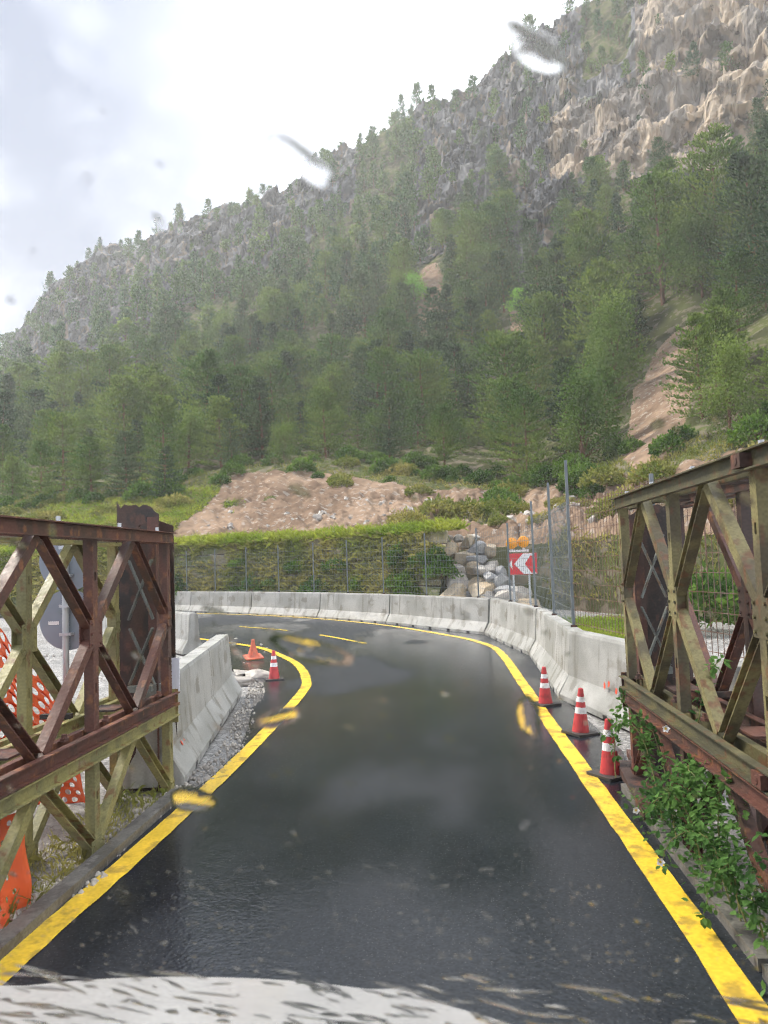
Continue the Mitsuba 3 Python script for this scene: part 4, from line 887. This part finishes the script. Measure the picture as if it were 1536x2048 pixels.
# ------------------------------------------------------------------ the white van the picture is taken from: its bonnet
k = thing('white_van', 'pale grey-white van bonnet wet with rain, at the bottom of the picture', 'van')
nx, ny = 60, 40
U = np.linspace(-1, 1, nx); V = np.linspace(0, 1, ny)
hv = []
for j, v in enumerate(V):
    for u in U:
        w = .86 + .05*(1 - v); x = -.56 + u*w
        y = 1.12 + .61*v - .14*u*u*v
        z = 1.325 - .16*v - .10*abs(u)**3.0 - .42*max(0, v - .86)**1.35*4 + .03*math.cos(u*PI)*(1 - v) + .012*math.exp(-((abs(u) - .5)/.05)**2)
        hv.append((x, y, z))
hi = np.arange(nx*ny).reshape(ny, nx)
hf = np.concatenate([np.stack([hi[:-1, :-1], hi[:-1, 1:], hi[1:, 1:]], -1).reshape(-1, 3), np.stack([hi[:-1, :-1], hi[1:, 1:], hi[1:, :-1]], -1).reshape(-1, 3)])
part(k, 'bonnet', trimesh.Trimesh(np.array(hv), hf, process=False), 'van_white', smooth=True)
part(k, 'front', bx(-1.30, .06, 1.45, 1.62, .45, .90), 'van_white')
part(k, 'wing', bx(-1.42, -1.32, .4, 1.5, .5, 1.02), 'van_white')
part(k, 'wing', bx(.08, .16, .4, 1.5, .5, 1.02), 'van_white')

# ------------------------------------------------------------------ rain water clinging to the van's raked windscreen
scene['water'] = {'type': 'dielectric', 'int_ior': 1.33, 'ext_ior': 1.0}
W0, WX, WU = np.array([0., .56, 2.05]), np.array([1., 0, 0]), np.array([0, -.62, .7846])
WN = np.cross(WX, WU); WN = WN if WN[1] > 0 else -WN
def drop(a, b, ra, rb, ang, h, seed, rings=6, n=22, rag=.35, ripple=0., soft=False):
    """A flat drop of water at (a, b) on the glass, half axes ra and rb, turned by ang, h high in the middle."""
    th = np.arange(n)*2*PI/n; e = np.c_[np.cos(th), np.sin(th), 0*th]
    w = 1 + rag*2*(meshkit.fbm(e*1.3 + seed*7.7, 3, seed) - .5)
    A, B, Hh = [a*np.ones(1)], [b*np.ones(1)], [np.array([h])]
    c, s_ = math.cos(ang), math.sin(ang)
    for i in range(1, rings + 1):
        q = i/rings; x, y = ra*q*w*np.cos(th), rb*q*w*np.sin(th)
        A.append(a + c*x - s_*y); B.append(b + s_*x + c*y); Hh.append(h*((1 - q*q)**1.2 if soft else 1 - q**2.2)*np.ones(n))
    A, B, Hh = map(np.concatenate, (A, B, Hh))
    if ripple: Hh = Hh*(1 + ripple*2*(meshkit.fbm(np.c_[A*90, B*240, 0*A + seed], 3, seed) - .5))
    front = W0 + A[:, None]*WX + B[:, None]*WU + np.maximum(Hh, 0)[:, None]*WN; back = W0 + A[:, None]*WX + B[:, None]*WU - .00005*WN
    f = [(0, 1 + j, 1 + (j+1) % n) for j in range(n)]
    for i in range(rings - 1):
        o = 1 + i*n
        for j in range(n):
            p = (o + j, o + n + j, o + n + (j+1) % n, o + (j+1) % n); f += [(p[0], p[1], p[2]), (p[0], p[2], p[3])]
    f = np.array(f); m = len(A); o = 1 + (rings-1)*n
    rim = [(o + j, m + o + j, m + o + (j+1) % n) for j in range(n)] + [(o + j, m + o + (j+1) % n, o + (j+1) % n) for j in range(n)]
    t = trimesh.Trimesh(np.vstack([front, back]), np.vstack([f, f[:, ::-1] + m, np.array(rim)]), process=False)
    nrm = np.cross(front[f[0, 1]] - front[f[0, 0]], front[f[0, 2]] - front[f[0, 0]])
    if nrm @ WN < 0: t.faces = t.faces[:, ::-1]
    return t
BIGD = [
    ((-0.069, 0.2733, 0.02, 0.0068, -0.66, 0.0012), 'smeared raindrop across the far ridge line below the white sky'),
    ((0.0542, 0.3143, 0.0193, 0.0076, -0.61, 0.00133), 'smeared raindrop at the highest part of the ridge'),
    ((-0.1117, -0.0867, 0.0362, 0.0121, -0.44, 0.00126), 'long slanting raindrop over the road beside the small left cones'),
    ((-0.1485, -0.1663, 0.0196, 0.0115, 0.52, 0.00127), 'raindrop on the bend of the left yellow line'),
    ((-0.2515, -0.2813, 0.0234, 0.0187, 0.17, 0.00161), 'raindrop on the left yellow line beside the end of the left truss'),
    ((0.0637, -0.1723, 0.0109, 0.0276, 0.09, 0.00137), 'upright raindrop on the right yellow line left of the cones'),
]
for i, ((a, b, ra, rb, ang, h), lab) in enumerate(BIGD):
    solo('water_drop', drop(a, b, ra, rb, ang, h*(.9 if i < 2 else .42), 40 + i, 9, 36, .35), 'water', lab + ', on the glass', 'raindrop', 'large raindrops on the windscreen', smooth=True)
r = np.random.default_rng(23); ms = []
for i in range(330):
    b = .40 - 1.12*r.random()**.75; ds = .56 - .62*b; a = (r.random() - .56)*1.1*ds*1.1
    rr = .0011 + .0030*r.random()**2.2; el = 1 + 1.3*r.random()
    ms.append(drop(a, b, rr*el, rr, -.7 + .5*r.standard_normal(), rr*(.10 + .10*r.random()), 200 + i, 4, 14, .3))
for i in range(270):                                              # a spatter of fine drops above them
    a = -.62 + 1.1*r.random(); b = -.40 - .22*r.random(); rr = .0008 + .0014*r.random(); ms.append(drop(a, b, rr*1.5, rr, -.4, rr*.3, 900 + i, 3, 10, .3))
for i in range(430):                                              # runs of water gathering at the foot of the glass
    a = -.72 + 1.3*r.random(); b = -.62 - .36*r.random() + .10*min(0, -a - .1)
    ms.append(drop(a, b, .010 + .035*r.random()**2, .0016 + .004*r.random(), -.35 + .25*r.standard_normal(), (.0006 + .0010*r.random())*1.9, 600 + i, 5, 20, .8))
solo('rain_water', cat(ms), 'water', 'small raindrops and runs of water on the windscreen of the van', 'water', kind='stuff', smooth=True)

# ------------------------------------------------------------------ haze
scene['haze'] = {'type': 'cube', 'to_world': T().translate([0, 225, 125]) @ T().scale([720, 540, 128]), 'bsdf': {'type': 'null'}, 'interior': {'type': 'ref', 'id': 'haze_air'}}
tag('haze', 'thin rainy haze hanging over the whole valley', 'haze', kind='stuff')
